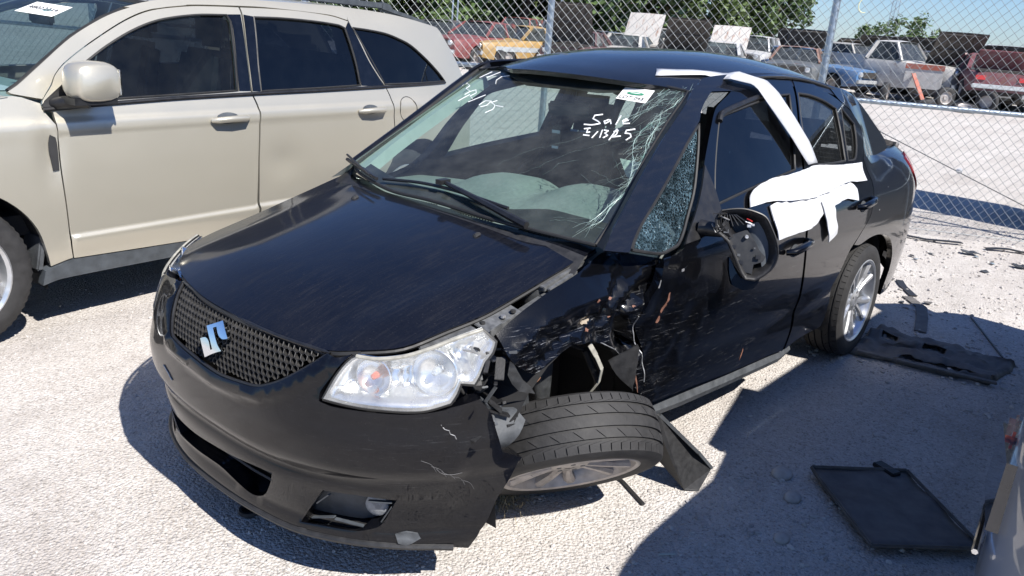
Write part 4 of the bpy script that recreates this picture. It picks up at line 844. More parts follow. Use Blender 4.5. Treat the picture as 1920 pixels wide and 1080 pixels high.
for z in (.285,.315): mb.tube([Vector(BL0(t,z))*1 - Vector((.045,0,0)) for t in (-.38,-.2,0,.15,.28)], .005, 5)
mb.build('intake_bar', M['plastic'], bumper)
MB().tube(lift_line([(-.95,.185),(-.6,.203),(-.3,.188),(.0,.186),(.263,.193),(.418,.193),(.585,.201),(.75,.2),(.95,.182)], BL, .0, rad), .011, 8).build('lip', M['plastic'], bumper, True)
for s, name in ((1,'a'),(-1,'b')):
    fo = D['FOG'] if s > 0 else fogm
    panel('fog_recess', [(a,b) for a, b in fo], lambda u, v: tuple(q*.93 if i < 2 else q for i, q in enumerate(BL0(u,v))), M['greyplastic'], bumper, step=.04, out=rad, us=.83, flange=0)
    th, z = s*.70, .305; c = Vector(BL0(th,z))*.955; c.z = z; f = Vector((math.cos(th*.8),math.sin(th*.8),0))
    q = MB().lathe([(.001,.006),(.022,.004),(.034,-.004),(.037,-.018),(.030,-.05)],20); mm = frame(c, f.cross(Vector((0,0,1))), Vector((0,0,1))); mm = Matrix.Translation(c) @ f.to_track_quat('Y','Z').to_matrix().to_4x4()
    q.v = [mm @ p for p in q.v]; q.build('fog_lamp', M['foglens'], bumper, True)
panel('tow_cover', [(.765,.235),(.80,.245),(.835,.237),(.845,.222),(.80,.205),(.775,.212)], BL, M['greyplastic'], bumper, step=.02, out=rad, us=.83, off=.006, flange=.006)
panel('torn_flap', [(1.02,.65),(1.075,.60),(1.16,.585),(1.19,.55),(1.11,.47),(1.075,.49),(1.05,.56)], lambda u, v: tuple(q*(.965+.02*math.sin(v*40)) if i < 2 else q for i, q in enumerate(BL0(u,v))), M['greyplastic'], bumper, step=.025, out=rad, us=.83)
# grille of hexagonal cells
gr_in = smooth_poly([(a*.83,b) for a, b in D['GRILLE']], .03); pit = .0205; mb = MB()
def gl3(s, z, d): th = s/.83; r_ = body_r(th,z)-d; return Vector((r_*math.cos(th),r_*math.sin(th),z))
row = 0; z = .60
while z < .80:
    s = -.42+(pit/2 if row%2 else 0)
    while s < .52:
        if inside(Vector((s,z)), gr_in) and seg_d(Vector((s,z)), gr_in) > .006:
            n = len(mb.v); H = [(math.cos(R(30+60*k)),math.sin(R(30+60*k))) for k in range(6)]; ro, ri = pit/math.sqrt(3)*.995, pit/math.sqrt(3)*.85
            for rr_, dd in ((ro,.010),(ri,.0085),(ri*.9,.030)):
                for a, b in H: mb.v.append(gl3(s+a*rr_, z+b*rr_*.93, dd))
            for k in range(6):
                k2 = (k+1)%6; mb.f += [(n+k,n+k2,n+6+k2,n+6+k),(n+6+k,n+6+k2,n+12+k2,n+12+k)]
        s += pit
    z += pit*.866*.93; row += 1
grille = mb.build('grille', M['grillegrey'], bumper)
panel('grille_backing', [(a,b) for a, b in D['GRILLE']], lambda u, v: ((body_r(u,v)-.06)*math.cos(u),(body_r(u,v)-.06)*math.sin(u),v), M['void'], bumper, step=.05, out=rad, us=.83, flange=0)  # black sheet painted as the shade behind the cells
MB().tube(lift_line(D['GRILLE'], BL0, -.004, rad, .02, True), .0055, 8).build('grille_frame', M['satin'], bumper, True)
MB().tube([Vector(p)+Vector((-.008,0,-.012)) for p in lift_line(D['HOOD'][0:6], HLf, 0, (0,0,1))], .011, 8).build('hood_gap_seal', M['trimrubber'], bumper, True)
panel('emblem', D['EMBLEM'], BL0, M['chrome'], bumper, step=.012, out=rad, us=.83, off=.012, flange=.016)
MB().tube([Vector(BL(-.33,.52))+Vector((.002,0,0)), Vector(BL(-.29,.505))+Vector((.002,0,0)), Vector(BL(-.26,.488))+Vector((.002,0,0))], .002, 5).build('scrape', M['bare'], bumper)
cv = [(.895,.600),(.905,.588),(.918,.583),(.922,.572),(.935,.566),(.94,.556)]
MB().tube(lift_line(cv, BL, .0008, rad, .008), .0011, 4).build('scrape', M['bare'], bumper); MB().tube(lift_line([(.885,.47),(.90,.455),(.93,.45),(.96,.452)], BL, .0006, rad, .01), .0007, 4).build('scrape', M['scuff'], bumper)
for q in range(5): MB().tube(lift_line([(.84+.03*q,.50-.02*q),(.87+.03*q,.485-.02*q),(.885+.03*q,.46-.02*q)], BL, .0004, rad, .01), .0005, 4).build('scrape', M['scuff'], bumper)
# splintered bezel in the near fog recess
for k, (a, b, c_, d_) in enumerate(((.47,.235,.56,.262),(.50,.30,.55,.345),(.56,.255,.66,.245),(.72,.27,.755,.33),(.68,.345,.755,.345))): MB().bar(Vector(BL0(a,b))*.975, Vector(BL0(c_,d_))*.975, .012, .004).build('bezel_shard', M['greyplastic'] if k%2 else M['cladding'], bumper, bevel=.001)
# headlights
def headlight(sgn):
    L = [(sgn*a,b if sgn > 0 else .64+(b-.64)*.80) for a, b in D['LAMP']]; L = L if sgn > 0 else L[::-1]; ol = [Vector((a*.83,b)) for a, b in L]
    lens = panel('headlight', L, BL0, M['lens'], sedan, step=.03, esp=.02, out=rad, us=.83, off=.002, flange=.02)
    def bowl(u, v):
        p = Vector((u*.83,v)); d = seg_d(p, ol) if inside(p, ol) else 0; k = .015+.055*sstep(0,.05,d)+.004*math.sin(u*160)*sstep(.02,.05,d)
        r_ = body_r(u,v)-k; return (r_*math.cos(u)-k*.15, r_*math.sin(u), v)
    panel('reflector', L, bowl, M['reflector'], lens, step=.014, esp=.02, out=rad, us=.83, flange=0)
    for (th, z), r_, dp, bm_ in ((D['LAMPA'][0],.050,.03,'amber'),(D['LAMPB'][0],.062,.035,'bulbglass')):
        th *= sgn; c = Vector(BL0(th,z)); a = th*.55; f = Vector((math.cos(a),math.sin(a),.08)).normalized(); c = c-f*.03
        mm = Matrix.Translation(c) @ f.to_track_quat('Y','Z').to_matrix().to_4x4()
        q = MB().lathe([(r_+.003,.0),(r_,.002),(r_*.92,-dp*.4),(r_*.65,-dp*.85),(.012,-dp*1.1)], 28); q.v = [mm @ p for p in q.v]; q.build('lamp_bowl', M['reflector'], lens, True)
        q = MB().lathe([(.001,.008),(.008,.004),(.011,-.01),(.011,-.035)], 12); q.v = [mm @ p for p in q.v]; q.build('bulb', M[bm_], lens, True)
    top = [(sgn*a,b if sgn > 0 else .64+(b-.64)*.80) for a, b in D['LAMP'][3:9]]
    MB().tube(lift_line(top, BL0, -.001, rad, .02), .006, 8).build('lens_rim', M['lensrim'], lens, True)
    MB().tube(lift_line(L, BL0, -.003, rad, .02, True), .006, 6).build('lens_seal', M['trimrubber'], lens, True)
    return lens
headlight(1); headlight(-1)
# wings
fender = panel('front_fender', D['FENDER'], FL, M['black_scuffed'], sedan, step=.016, out=(0,1,.3), flange=.018)
def fdl(x): return lerp_tab(x, [(-.4,-.02),(-.15,-.02),(.1,.04),(.28,.075),(.45,.10)])
FLr = lambda u, v: (u, fend_y(u,v+fdl(u)*sstep(.62,.84,v)), v)
fr = [(x,hood_z(x,-.715)-.004) for x in (-.176,-.055,.06,.164,.28,.353,.43)]+[(.47,.74),(.46,.66),(.41,.56),(.395,.45),(.36,.45),(.36,.60),(.29,.68),(.16,.735),(.02,.74),(-.13,.70),(-.26,.60),(-.35,.42),(-.37,.24),(-.40,.24),(-.41,.62),(-.40,.915),(-.26,.95)]
f2 = panel('front_fender', fr, FLr, M['black'], sedan, step=.03, out=(0,1,.3), flange=.018); mirror_y(f2, 'front_fender'); bpy.data.objects.remove(f2)
for k, (x, z) in enumerate(D['CHIP']):
    n = 11; rg = random.Random(k+4); s = (.010,.011,.022,.010,.006,.007)[k]
    o = panel('paint_chip', [(x+s*rg.uniform(.3,1.25)*math.cos(6.283*q/n)*1.3, z+s*rg.uniform(.25,1.)*math.sin(6.283*q/n)*.75) for q in range(n)], FL, M['chiplight'] if k == 2 else M['primer'], fender, step=.008, out=(0,1,.3), off=.0012, flange=0)
MB().tube(lift_line([(-.02,.70),(-.10,.655),(-.175,.60),(-.222,.54)], FL, .001, (0,1,.3), .012), [.001+.002*abs(noise.noise(Vector((q*.7,0,0)))) for q in range(len(lift_line([(-.02,.70),(-.10,.655),(-.175,.60),(-.222,.54)], FL, .001, (0,1,.3), .012)))], 5).build('bare_edge', M['bare'], fender)
MB().tube(lift_line([(-.228,.74),(-.246,.64),(-.262,.56),(-.268,.50)], FL, .0015, (0,1,.3), .012), .0022, 5).build('bare_edge', M['bare'], fender)
ln = lift_line([(-.195,.60),(-.215,.56),(-.23,.50),(-.235,.47)], FL, .001, (0,1,.3), .012); MB().tube(ln, [.001+.004*math.sin(3.14*q/(len(ln)-1)) for q in range(len(ln))], 5).build('paint_chip', M['primer'], fender)
# A pillars, roof, windscreen
ap = [(x,min(z,1.468)) for x, z in D['APILLAR']]
def rshift(z): return lerp_tab(z, [(.80,0.),(.90,0.),(1.0,.06),(1.2,-.03),(1.43,-.15),(1.5,-.18)]) if z > .85 else 0.
apil = panel('a_pillar', ap, SLc, M['black'], sedan, step=.03, out=(0,1,.3), flange=.006)
ta = [Vector(SLc(*q)) for q in D['APILLAR'][:7]]; tb = [Vector(WL(*q)) for q in D['WS'][:7]]
mesh('windshield_trim', [q+Vector((0,0,.001)) for q in ta]+tb, [(i,i+1,i+8,i+7) for i in range(6)], M['trimrubber'], apil, True)
def toright(o, name):
    m = mirror_y(o, name)
    for v in m.data.vertices: v.co.y += rshift(v.co.z)
    return m
pr = [Vector(WL(a-.012,b)) for a, b in D['WS'][14:20]]
MB().tube([pr[0]+Vector((-.07,.02,.02))]+[p+Vector((-.03,-.012,-.004)) for p in pr]+[pr[-1]+Vector((.03,-.0,-.06))], [.03]+[.030]*len(pr)+[.012], 10).build('a_pillar', M['black'], sedan, True)
rf = [(-.975,.475),(-1.05,.497),(-1.15,.505),(-1.5,.512),(-2.0,.522),(-2.4,.548),(-2.65,.552),(-2.76,.50),(-2.80,.25),(-2.82,-.03),(-2.80,-.33),(-2.76,-.52),(-2.65,-.60),(-2.4,-.65),(-2.0,-.68),(-1.5,-.685),(-1.15,-.685),(-1.05,-.67),(-1.0,-.62),(-.955,-.50),(-.90,-.42)]
roof = panel('roof', rf+D['ROOFF'][:-1], RL, M['black_roof'], sedan, step=.05, out=(0,0,1), flange=.02)
rr_l = panel('roof_rail', [(-.93,1.43),(-1.03,1.475),(-1.3,1.492),(-1.7,1.497),(-2.05,1.478),(-2.35,1.44),(-2.62,1.385),(-2.62,1.34),(-2.3,1.40),(-1.9,1.44),(-1.2,1.43)], lambda u, v: (u, side_y(u,v)-.004, v), M['black'], sedan, step=.05, out=(0,1,.3), flange=.01); toright(rr_l, 'roof_rail')
MB().tube(lift_line(rf[:8], RL, -.002, (0,0,1)), .006, 6).build('roof_gutter', M['trimrubber'], roof)
hd = [(q[0],q[1]) for q in D['ROOFF']]; wt_ = [(-.308,1.457),(-.142,1.456),(.009,1.453),(.149,1.447),(.277,1.442),(.396,1.436),(.47,1.428)]
A_ = [Vector(RL(*q))+Vector((.0,0,-.004)) for q in [(-1.05,-.67),(-.955,-.50)]+hd]; B_ = [Vector(WL(*q)) for q in [(-.677,1.434),(-.529,1.453),(-.308,1.457),(-.142,1.456),(.009,1.453),(.149,1.447),(.277,1.442),(.396,1.436),(.47,1.43),(.494,1.425)]]
mesh('header', A_+B_, [(i,i+1,i+11,i+10) for i in range(9)], M['black'], sedan, True)
wsh = panel('windshield', D['WS'], WL, M['glass'], sedan, step=.05, out=(1,0,.5), flange=0)
MB().tube(lift_line(D['WS'], WL, .0, (1,0,.5), .03, True), .007, 8).build('windshield_seal', M['trimrubber'], wsh, True)
def band(a, b, name, mat, par, off=-.004):
    """ceramic print on the inside edge of the glass"""
    return panel(name, a+b[::-1], WL, mat, par, step=.04, out=(1,0,.5), off=off, flange=0)
wt = [(.49,1.418),(.396,1.43),(.277,1.437),(.149,1.442),(.009,1.448),(-.142,1.451),(-.308,1.452),(-.529,1.448),(-.66,1.432)]
band(wt, [(a*.98,b-(.028 if abs(a) > .25 else .045)) for a, b in wt], 'frit_band', M['trimrubber'], wsh)
wb_ = [(.66,.968),(.547,.976),(.432,.982),(.276,.990),(.081,1.001),(-.054,1.005),(-.266,1.004),(-.579,1.024)]
band(wb_, [(a*.985,b+(.03 if a < .4 else .055)) for a, b in wb_], 'frit_band', M['trimrubber'], wsh)
def strokes(L, w, mat, name, off=.0025):
    mb = MB()
    for l in L:
        p = lift_line(l, WL, off, (1,0,.5), .012); n = Vector((.86,0,.5))
        for i in range(len(p)-1): 
            if (p[i+1]-p[i]).length > 1e-5: mb.bar(p[i], p[i+1]+(p[i+1]-p[i])*.15, w, .0012, n)
    return mb.build(name, mat, wsh)
strokes(D['WRITE'], .0048, M['white'], 'sale_writing'); strokes(D['WRITE2'], .0028, M['white'], 'date_writing')
rg = random.Random(9); mbs = [MB(), MB()]
for k, l in enumerate(D['CRACK']):
    mb = mbs[0] if k < 5 or 9 <= k < 13 else mbs[1]
    p = lift_line(l, WL, .0012, (1,0,.5), .02); q = [a+Vector((0,rg.uniform(-.004,.004),rg.uniform(-.004,.004))) for a in p]
    w = .0012 if k < 5 else (.00030 if k < 9 else .00036); mb.tube(q, [w*rg.uniform(.3,1.4)*(1 if k < 5 else .8) for _ in q], 4)
    if k < 5 or 9 <= k < 13:
        for a in q:
            for _ in range(5 if k < 5 else 2):
                b = a+Vector((0,rg.gauss(0,.018),rg.gauss(.0,.022))); b.x = ws_x(b.y,b.z)+.0012
                if b.y < D['WS'][4][0]+.09: mb.tube([a,(a+b)/2+Vector((0,rg.uniform(-.004,.004),rg.uniform(-.004,.004))),b], [.0005,.0004,.0002], 3)
tag(mbs[0].build('glass_cracks', M['crack'], wsh), kind='stuff'); tag(mbs[1].build('glass_cracks', M['fainter'], wsh), kind='stuff')
lb = panel('lot_label', D['LABEL'], WL, M['paper'], wsh, step=.05, out=(1,0,.5), off=.002, flange=0)
(ly, lz) = D['LABELC'][0]; q4 = [Vector(WL(*p)) for p in D['LABEL']]; ux_ = (q4[1]-q4[0]).normalized(); lc = Vector(WL(ly,lz)); nn = ux_.cross(q4[0]-q4[3]).normalized()
if nn.x < 0: nn = -nn
uy_ = nn.cross(ux_)
def lblm(dx, dy, d): m = Matrix.Identity(4); m.col[0][:3] = ux_; m.col[1][:3] = uy_; m.col[2][:3] = nn; m.col[3][:3] = lc+ux_*dx+uy_*dy+nn*d; return m
mb = MB().prism([(.038*math.cos(a*.31416),.011*math.sin(a*.31416)) for a in range(20)], .0006, lblm(0,.004,.004)); mb.build('label_oval', M['green'], lb)
mb = MB().prism([(.024*math.cos(a*.31416),.0022*math.sin(a*.31416)) for a in range(20)], .0006, lblm(0,.004,.0052)); mb.build('label_oval_text', M['paper'], lb)
def text(s, size, mat, m, par, name='lettering'):
    c = bpy.data.curves.new(name, 'FONT'); c.body = s; c.size = size; c.align_x = 'CENTER'; c.align_y = 'CENTER'; c.extrude = .0003
    o = bpy.data.objects.new(name, c); COL.objects.link(o); dg = bpy.context.evaluated_depsgraph_get(); me = bpy.data.meshes.new_from_object(o.evaluated_get(dg)); bpy.data.objects.remove(o)
    me.transform(m); me.materials.clear(); return link(name, me, mat, par)
text('LOT 045', .030, M['ink'], lblm(0,-.030,.004), lb); text('DEALER LOT'[:0] or '- - - - - -', .012, M['ink'], lblm(0,.026,.004), lb, 'label_line')
panel('vin_plate', D['VIN'], WL, M['paper'], wsh, step=.05, out=(1,0,.5), off=-.012, flange=0)
# quarter light, doors, windows
qg = panel('quarter_glass', D['QGLASS'], SLc, M['crazed'], sedan, step=.05, out=(0,1,.3), off=-.008, flange=0)
MB().tube(lift_line(D['QGLASS'], SLc, -.002, (0,1,.3), .03, True), .006, 6).build('glass_seal', M['trimrubber'], qg, True)
def raise_top(L): return [(x,z+(.018 if z > 1.43 else 0)) for x, z in L]
DL = lambda u, v: (u, side_y(u,v)+relief(u,v)+dent(u,v)-.02*sstep(1.0,1.35,v)*sstep(-1.5,-.9,u), v)
fd = panel('front_door', raise_top(D['FDOOR']), DL, M['black_door'], sedan, holes=[D['FWIN']], step=.024, out=(0,1,.3), flange=.03)
panel('window_glass', D['FWIN'], DL, M['tinted'], fd, step=.08, out=(0,1,.3), off=-.010, flange=0)
MB().tube(lift_line(D['FWIN'], DL, -.004, (0,1,.3), .03, True), .006, 6).build('window_seal', M['trimrubber'], fd, True)
MB().tube(lift_line([(-1.02,1.318),(-1.06,1.345),(-1.25,1.378),(-1.42,1.402),(-1.60,1.42)], DL, .004, (0,1,.3), .03), .012, 8).build('rain_guard', M['satin'], fd, True)
sail = panel('sail_panel', [(-.47,.945),(-.60,1.015),(-.71,1.10),(-.79,1.175),(-.80,1.08),(-.79,1.0),(-.72,.965),(-.60,.95)], DL, M['satin'], fd, step=.05, out=(0,1,.3), off=.006, flange=.008)
rd = panel('rear_door', raise_top(D['RDOOR']), SLc, M['black_door'], sedan, holes=[D['RWIN'],D['RWIN2']], step=.026, out=(0,1,.3), flange=.03)
for w in ('RWIN','RWIN2'):
    panel('window_glass', D[w], SLc, M['sideglass'], rd, step=.08, out=(0,1,.3), off=-.010, flange=0); MB().tube(lift_line(D[w], SLc, -.004, (0,1,.3), .03, True), .006, 6).build('window_seal', M['trimrubber'], rd, True)
def handle(x, z, par):
    p = [Vector(SLc(x+dx,z+dz))+Vector((0,o,0)) for dx, dz, o in ((.095,-.010,.006),(.08,-.006,.034),(.03,.002,.042),(-.04,.008,.042),(-.09,.010,.034),(-.115,.010,.004))]
    MB().tube(p, [.012,.016,.017,.017,.017,.013], 10).build('door_handle', M['black_door'], par, True)
    panel('handle_recess', [(x+.045*math.cos(q*.6283)-.0,z-.018+.028*math.sin(q*.6283)) for q in range(10)], SLc, M['greyplastic'], par, step=.02, out=(0,1,.3), off=.002, flange=0)
handle(-1.36,.806,fd); handle(-2.20,.894,rd)
for x, z, s in ((-.42,.872,.010),(-1.72,.335,.007),(-2.45,.83,.006),(-2.62,.93,.004)): MB().box(Vector(SLc(x,z))+Vector((0,.002,0)),(s*1.6,.003,s)).build('bright_dent', M['bare'], fd if x > -1.5 else rd, bevel=.001)
for k, (x, z) in enumerate(D['CHIPD']):
    s = (.012,.012,.009,.008,.010)[k]; h = (.045,.03,.055,.03,.05)[k]; rg = random.Random(k+40); n = 9
    panel('paint_chip', [(x+s*rg.uniform(.35,1.)*math.cos(6.283*q/n)-.12*h*math.sin(6.283*q/n), z+h*rg.uniform(.6,1.)*math.sin(6.283*q/n)*.6) for q in range(n)], DL, M['primer'] if k in (0,1,2,4) else M['bare'], fd, step=.01, out=(0,1,.3), off=.0012, flange=0)
for o in (fd, rd):
    m = toright(o, o.name.split('.')[0])
for k, w in enumerate(('FWIN','RWIN','RWIN2')):
    t_ = panel('window_glass', D[w], SLc, M['rightglass'], sedan, step=.09, out=(0,1,.3), off=-.010, flange=0); toright(t_, 'window_glass'); bpy.data.objects.remove(t_)
# rear quarter, boot, rear window
HALFR = [(.10,.78),(.26,.822),(.48,.858),(.60,.866),(.72,.866),(.82,.860),(.90,.846),(.96,.818),(1.01,.780),(1.05,.738),(1.08,.690),(1.10,.64),(1.115,.57)]
def ql_y(x, z):
    b = sstep(-2.48,-2.85,x); y = side_y(x,z); return y if b <= 0 else y*(1-b)+side_y(x,z,HALFR)*b
QL = lambda u, v: (u, ql_y(u,v), v)
CLs = lambda u, v: (u, lerp_tab(v,HALF)*(1-.05*((u+1.5)/1.3)**2)*(1-.065*sstep(-2.45,-2.8,u)), v)
TLs = lambda u, v: (u, v, lerp_tab(u,RC)-.028*(abs(v)/.6)**2.5)
qp = [(-2.436,1.076),(-2.445,.978),(-2.368,.899),(-2.325,.814),(-2.20,.742),(-2.12,.695),(-2.20,.682),(-2.346,.696),(-2.464,.696),(-2.596,.676),(-2.715,.638),(-2.82,.552),(-2.893,.437),(-2.912,.337),(-2.93,.25),(-3.2,.25),(-3.5,.30),(-3.61,.38),(-3.632,.55),(-3.62,.78),(-3.60,.93),(-3.56,1.02),(-3.46,1.075),(-3.3,1.102),(-3.1,1.113),(-2.85,1.111),(-2.65,1.10)]
qpn = panel('rear_quarter', qp, QL, M['black_rear'], sedan, step=.026, out=(0,1,.3), flange=.03); toright(qpn, 'rear_quarter')
cpo = panel('c_pillar', [(-2.365,1.375),(-2.49,1.312),(-2.557,1.24),(-2.535,1.17),(-2.436,1.076),(-2.6,1.062),(-2.85,1.068),(-3.10,1.085),(-3.06,1.15),(-2.93,1.24),(-2.81,1.33),(-2.70,1.385),(-2.55,1.415),(-2.4,1.432),(-2.3,1.445)], CLs, M['black_rear'], sedan, step=.03, out=(0,1,.3), flange=.05); toright(cpo, 'c_pillar')
tl = panel('tail_lamp', [(-3.20,1.03),(-3.32,1.05),(-3.5,1.02),(-3.60,.93),(-3.60,.80),(-3.42,.80),(-3.28,.86),(-3.21,.93)], QL, M['redlens'], sedan, step=.03, out=(-.3,1,.3), off=.007, flange=.01); toright(tl, 'tail_lamp')
panel('rear_window', [(-2.83,.42),(-2.85,0),(-2.83,-.48),(-3.13,-.58),(-3.16,0),(-3.13,.53)], RL, M['sideglass'], sedan, step=.08, out=(-.5,0,1), flange=0)
panel('trunk_lid', [(-3.14,.58),(-3.17,0),(-3.14,-.62),(-3.3,-.64),(-3.5,-.62),(-3.6,-.4),(-3.62,0),(-3.6,.4),(-3.5,.60),(-3.3,.62)], TLs, M['black_rear'], sedan, step=.05, out=(-.2,0,1), flange=.02)
MB().box((-3.56,0,.62),(.10,1.25,.55)).build('rear_bumper', M['black'], sedan, bevel=.03)
tv = [(.0,.0)]+[(body_r(R(a),.24)*.97*math.cos(R(a)),body_r(R(a),.24)*.97*math.sin(R(a))) for a in range(-62,63,8)]
mesh('light_block_tray', [(x,y,.215) for x, y in tv]+[(x,y,.222) for x, y in tv], [tuple(range(len(tv))),tuple(range(len(tv),2*len(tv)))[::-1]], M['plastic'], sedan)  # added tray, keeps sun from leaking through the bumper into its shadow
# rocker, wheelhouses, underbody
for s in (1,-1):
    MB().tube([(-.34,s*.775,.335),(-.6,s*.785,.315),(-1.0,s*.79,.285),(-1.5,s*.79,.245),(-1.66,s*.785,.238)], [.032,.036,.036,.034,.02], 8).build('rocker', M['greyplastic'], sedan, True)
    MB().tube([(-.33,s*.74,.30),(-1.0,s*.755,.245),(-1.62,s*.755,.21)], .012, 6).build('pinch_weld', M['darkmetal'], sedan, True)
    n = 14
    for x_c, r_, y0, y1 in ((0.02,.41,.40,.80),(-2.46,.40,.42,.80)):
        q = []; fq = []; b = 0
        for k in range(n+1):
            a = math.pi*(k/n)*1.16-.25; q += [(x_c+r_*math.cos(a),s*y0,.33+r_*math.sin(a)),(x_c+r_*math.cos(a),s*y1,.33+r_*math.sin(a))]
        fq += [(b+2*k,b+2*k+1,b+2*k+3,b+2*k+2) for k in range(n)]; c = len(q); q.append((x_c,s*y0,.33)); fq += [(b+2*k,b+2*k+2,c) for k in range(n)]
        mesh('wheelhouse', q, fq, M['interior'], sedan)
MB().box((-1.35,0,.30),(1.75,1.46,.12)).box((-2.9,0,.42),(.6,1.2,.3)).box((.25,0,.48),(.75,.95,.42)).box((-.42,0,.52),(.10,1.3,.66)).build('underbody', M['interior'], sedan)
# wrecked corner: slam panel, apron rail, brackets behind the headlight
ap_ = empty('front_apron', parent=sedan)
MB().bar((-.20,.655,.885),(.10,.675,.83),.05,.02).bar((.10,.675,.83),(.36,.665,.76),.055,.02).build('apron_rail', M['bracket'], ap_, bevel=.004)
pl_ = MB().box((.285,.650,.808),(.15,.085,.006),Matrix.Rotation(R(12),3,'Y') @ Matrix.Rotation(R(-14),3,'X')); pl_.box((.29,.690,.792),(.14,.005,.045),Matrix.Rotation(R(12),3,'Y')); pl_.build('bracket_plate', M['bracket'], ap_, bevel=.002)
for k, (x, y, z) in enumerate(((.34,.64,.803),(.28,.665,.816),(.24,.668,.824),(-.15,.66,.905),(-.17,.67,.912))): MB().lathe([(.0,.004),(.008,.004),(.009,-.003)],10,(0,0,0)).build('bolt', M['bare'] if k%2 else M['interior'], ap_).matrix_basis = Matrix.Translation((x,y,z)) @ Matrix.Rotation(R(90),4,'X')
MB().bar((.09,.648,.858),(-.12,.642,.908),.03,.016).bar((.08,.672,.856),(-.06,.668,.888),.014,.012).bar((.06,.632,.866),(-.10,.628,.905),.012,.014).build('hinge_linkage', M['bracket'], ap_, bevel=.002)
MB().bar((.37,.63,.792),(.46,.61,.775),.04,.015).bar((.44,.62,.78),(.54,.585,.762),.03,.012).build('lamp_bracket', M['bracket'], ap_, bevel=.003)
rg = random.Random(23); 
for k in range(44):
    c = Vector((.43+rg.uniform(-.11,.06),.735+rg.uniform(-.06,.06),.67+rg.uniform(-.14,.11))); a = Vector((rg.gauss(0,1),rg.gauss(0,1),rg.gauss(0,1))).normalized(); l = rg.uniform(.03,.09)
    MB().bar(c-a*l/2, c+a*l/2, rg.uniform(.008,.03), rg.uniform(.003,.008)).build('broken_bracket', (M['plastic'],M['darkmetal'],M['plastic'],M['satin'],M['greyplastic'],M['plastic'],M['bare'] if k < 12 else M['plastic'])[k%7], ap_, bevel=.001)
pv = [(.395,.80,.76),(.375,.81,.72),(.36,.82,.69),(.335,.83,.665),(.32,.835,.64),(.35,.80,.645),(.37,.79,.67),(.385,.785,.70)]
mesh('torn_liner', pv, [(0,1,7),(1,2,6,7),(2,3,5,6),(3,4,5)], M['darkmetal'], ap_)
MB().box((.40,.55,.60),(.10,.12,.30)).build('crash_rail', M['interior'], ap_, bevel=.01)
sp = MB().tube([(.06,.60,.85),(.05,.62,.62),(.03,.63,.45)], [.05,.055,.03], 12); sp.build('strut', M['darkmetal'], ap_, True)
kn = MB(); 
for k in range(5): kn.lathe([(.035,-.012),(.065,0),(.035,.012)], 14, (0,0,0))
MB().tube([(.20,.68,.68),(.205,.69,.58),(.19,.70,.48)], [.016,.018,.016], 8).build('brake_caliper', M['darkmetal'], ap_, True); MB().box((.205,.74,.63),(.035,.02,.045),Matrix.Rotation(.5,3,'Y')).build('caliper_bracket', M['rust'], ap_, bevel=.008)
st = [(.02,.80,.70),(-.005,.81,.66),(-.03,.82,.61),(-.035,.81,.56),(-.02,.79,.52),(-.025,.78,.50)]
mb = MB()
for i in range(5): mb.bar(st[i], st[i+1], .018-.0028*i, .003, (0,1,0))
mb.build('hanging_strap', M['lensrim'], ap_)
panel('liner_flap', [(-.12,.60),(-.19,.66),(-.23,.60),(-.235,.52),(-.21,.48),(-.16,.53)], lambda u, v: (u, fend_y(u,v)-.05-.03*math.sin(u*40), v), M['plastic'], ap_, step=.03, out=(0,1,0), flange=.006)
MB().tube([(-.10,.70,.62),(-.16,.72,.50),(-.20,.70,.42)], .012, 6).tube([(-.02,.68,.66),(-.14,.70,.60),(-.22,.70,.50)], .007, 6).build('brake_hose', M['plastic'], ap_, True)
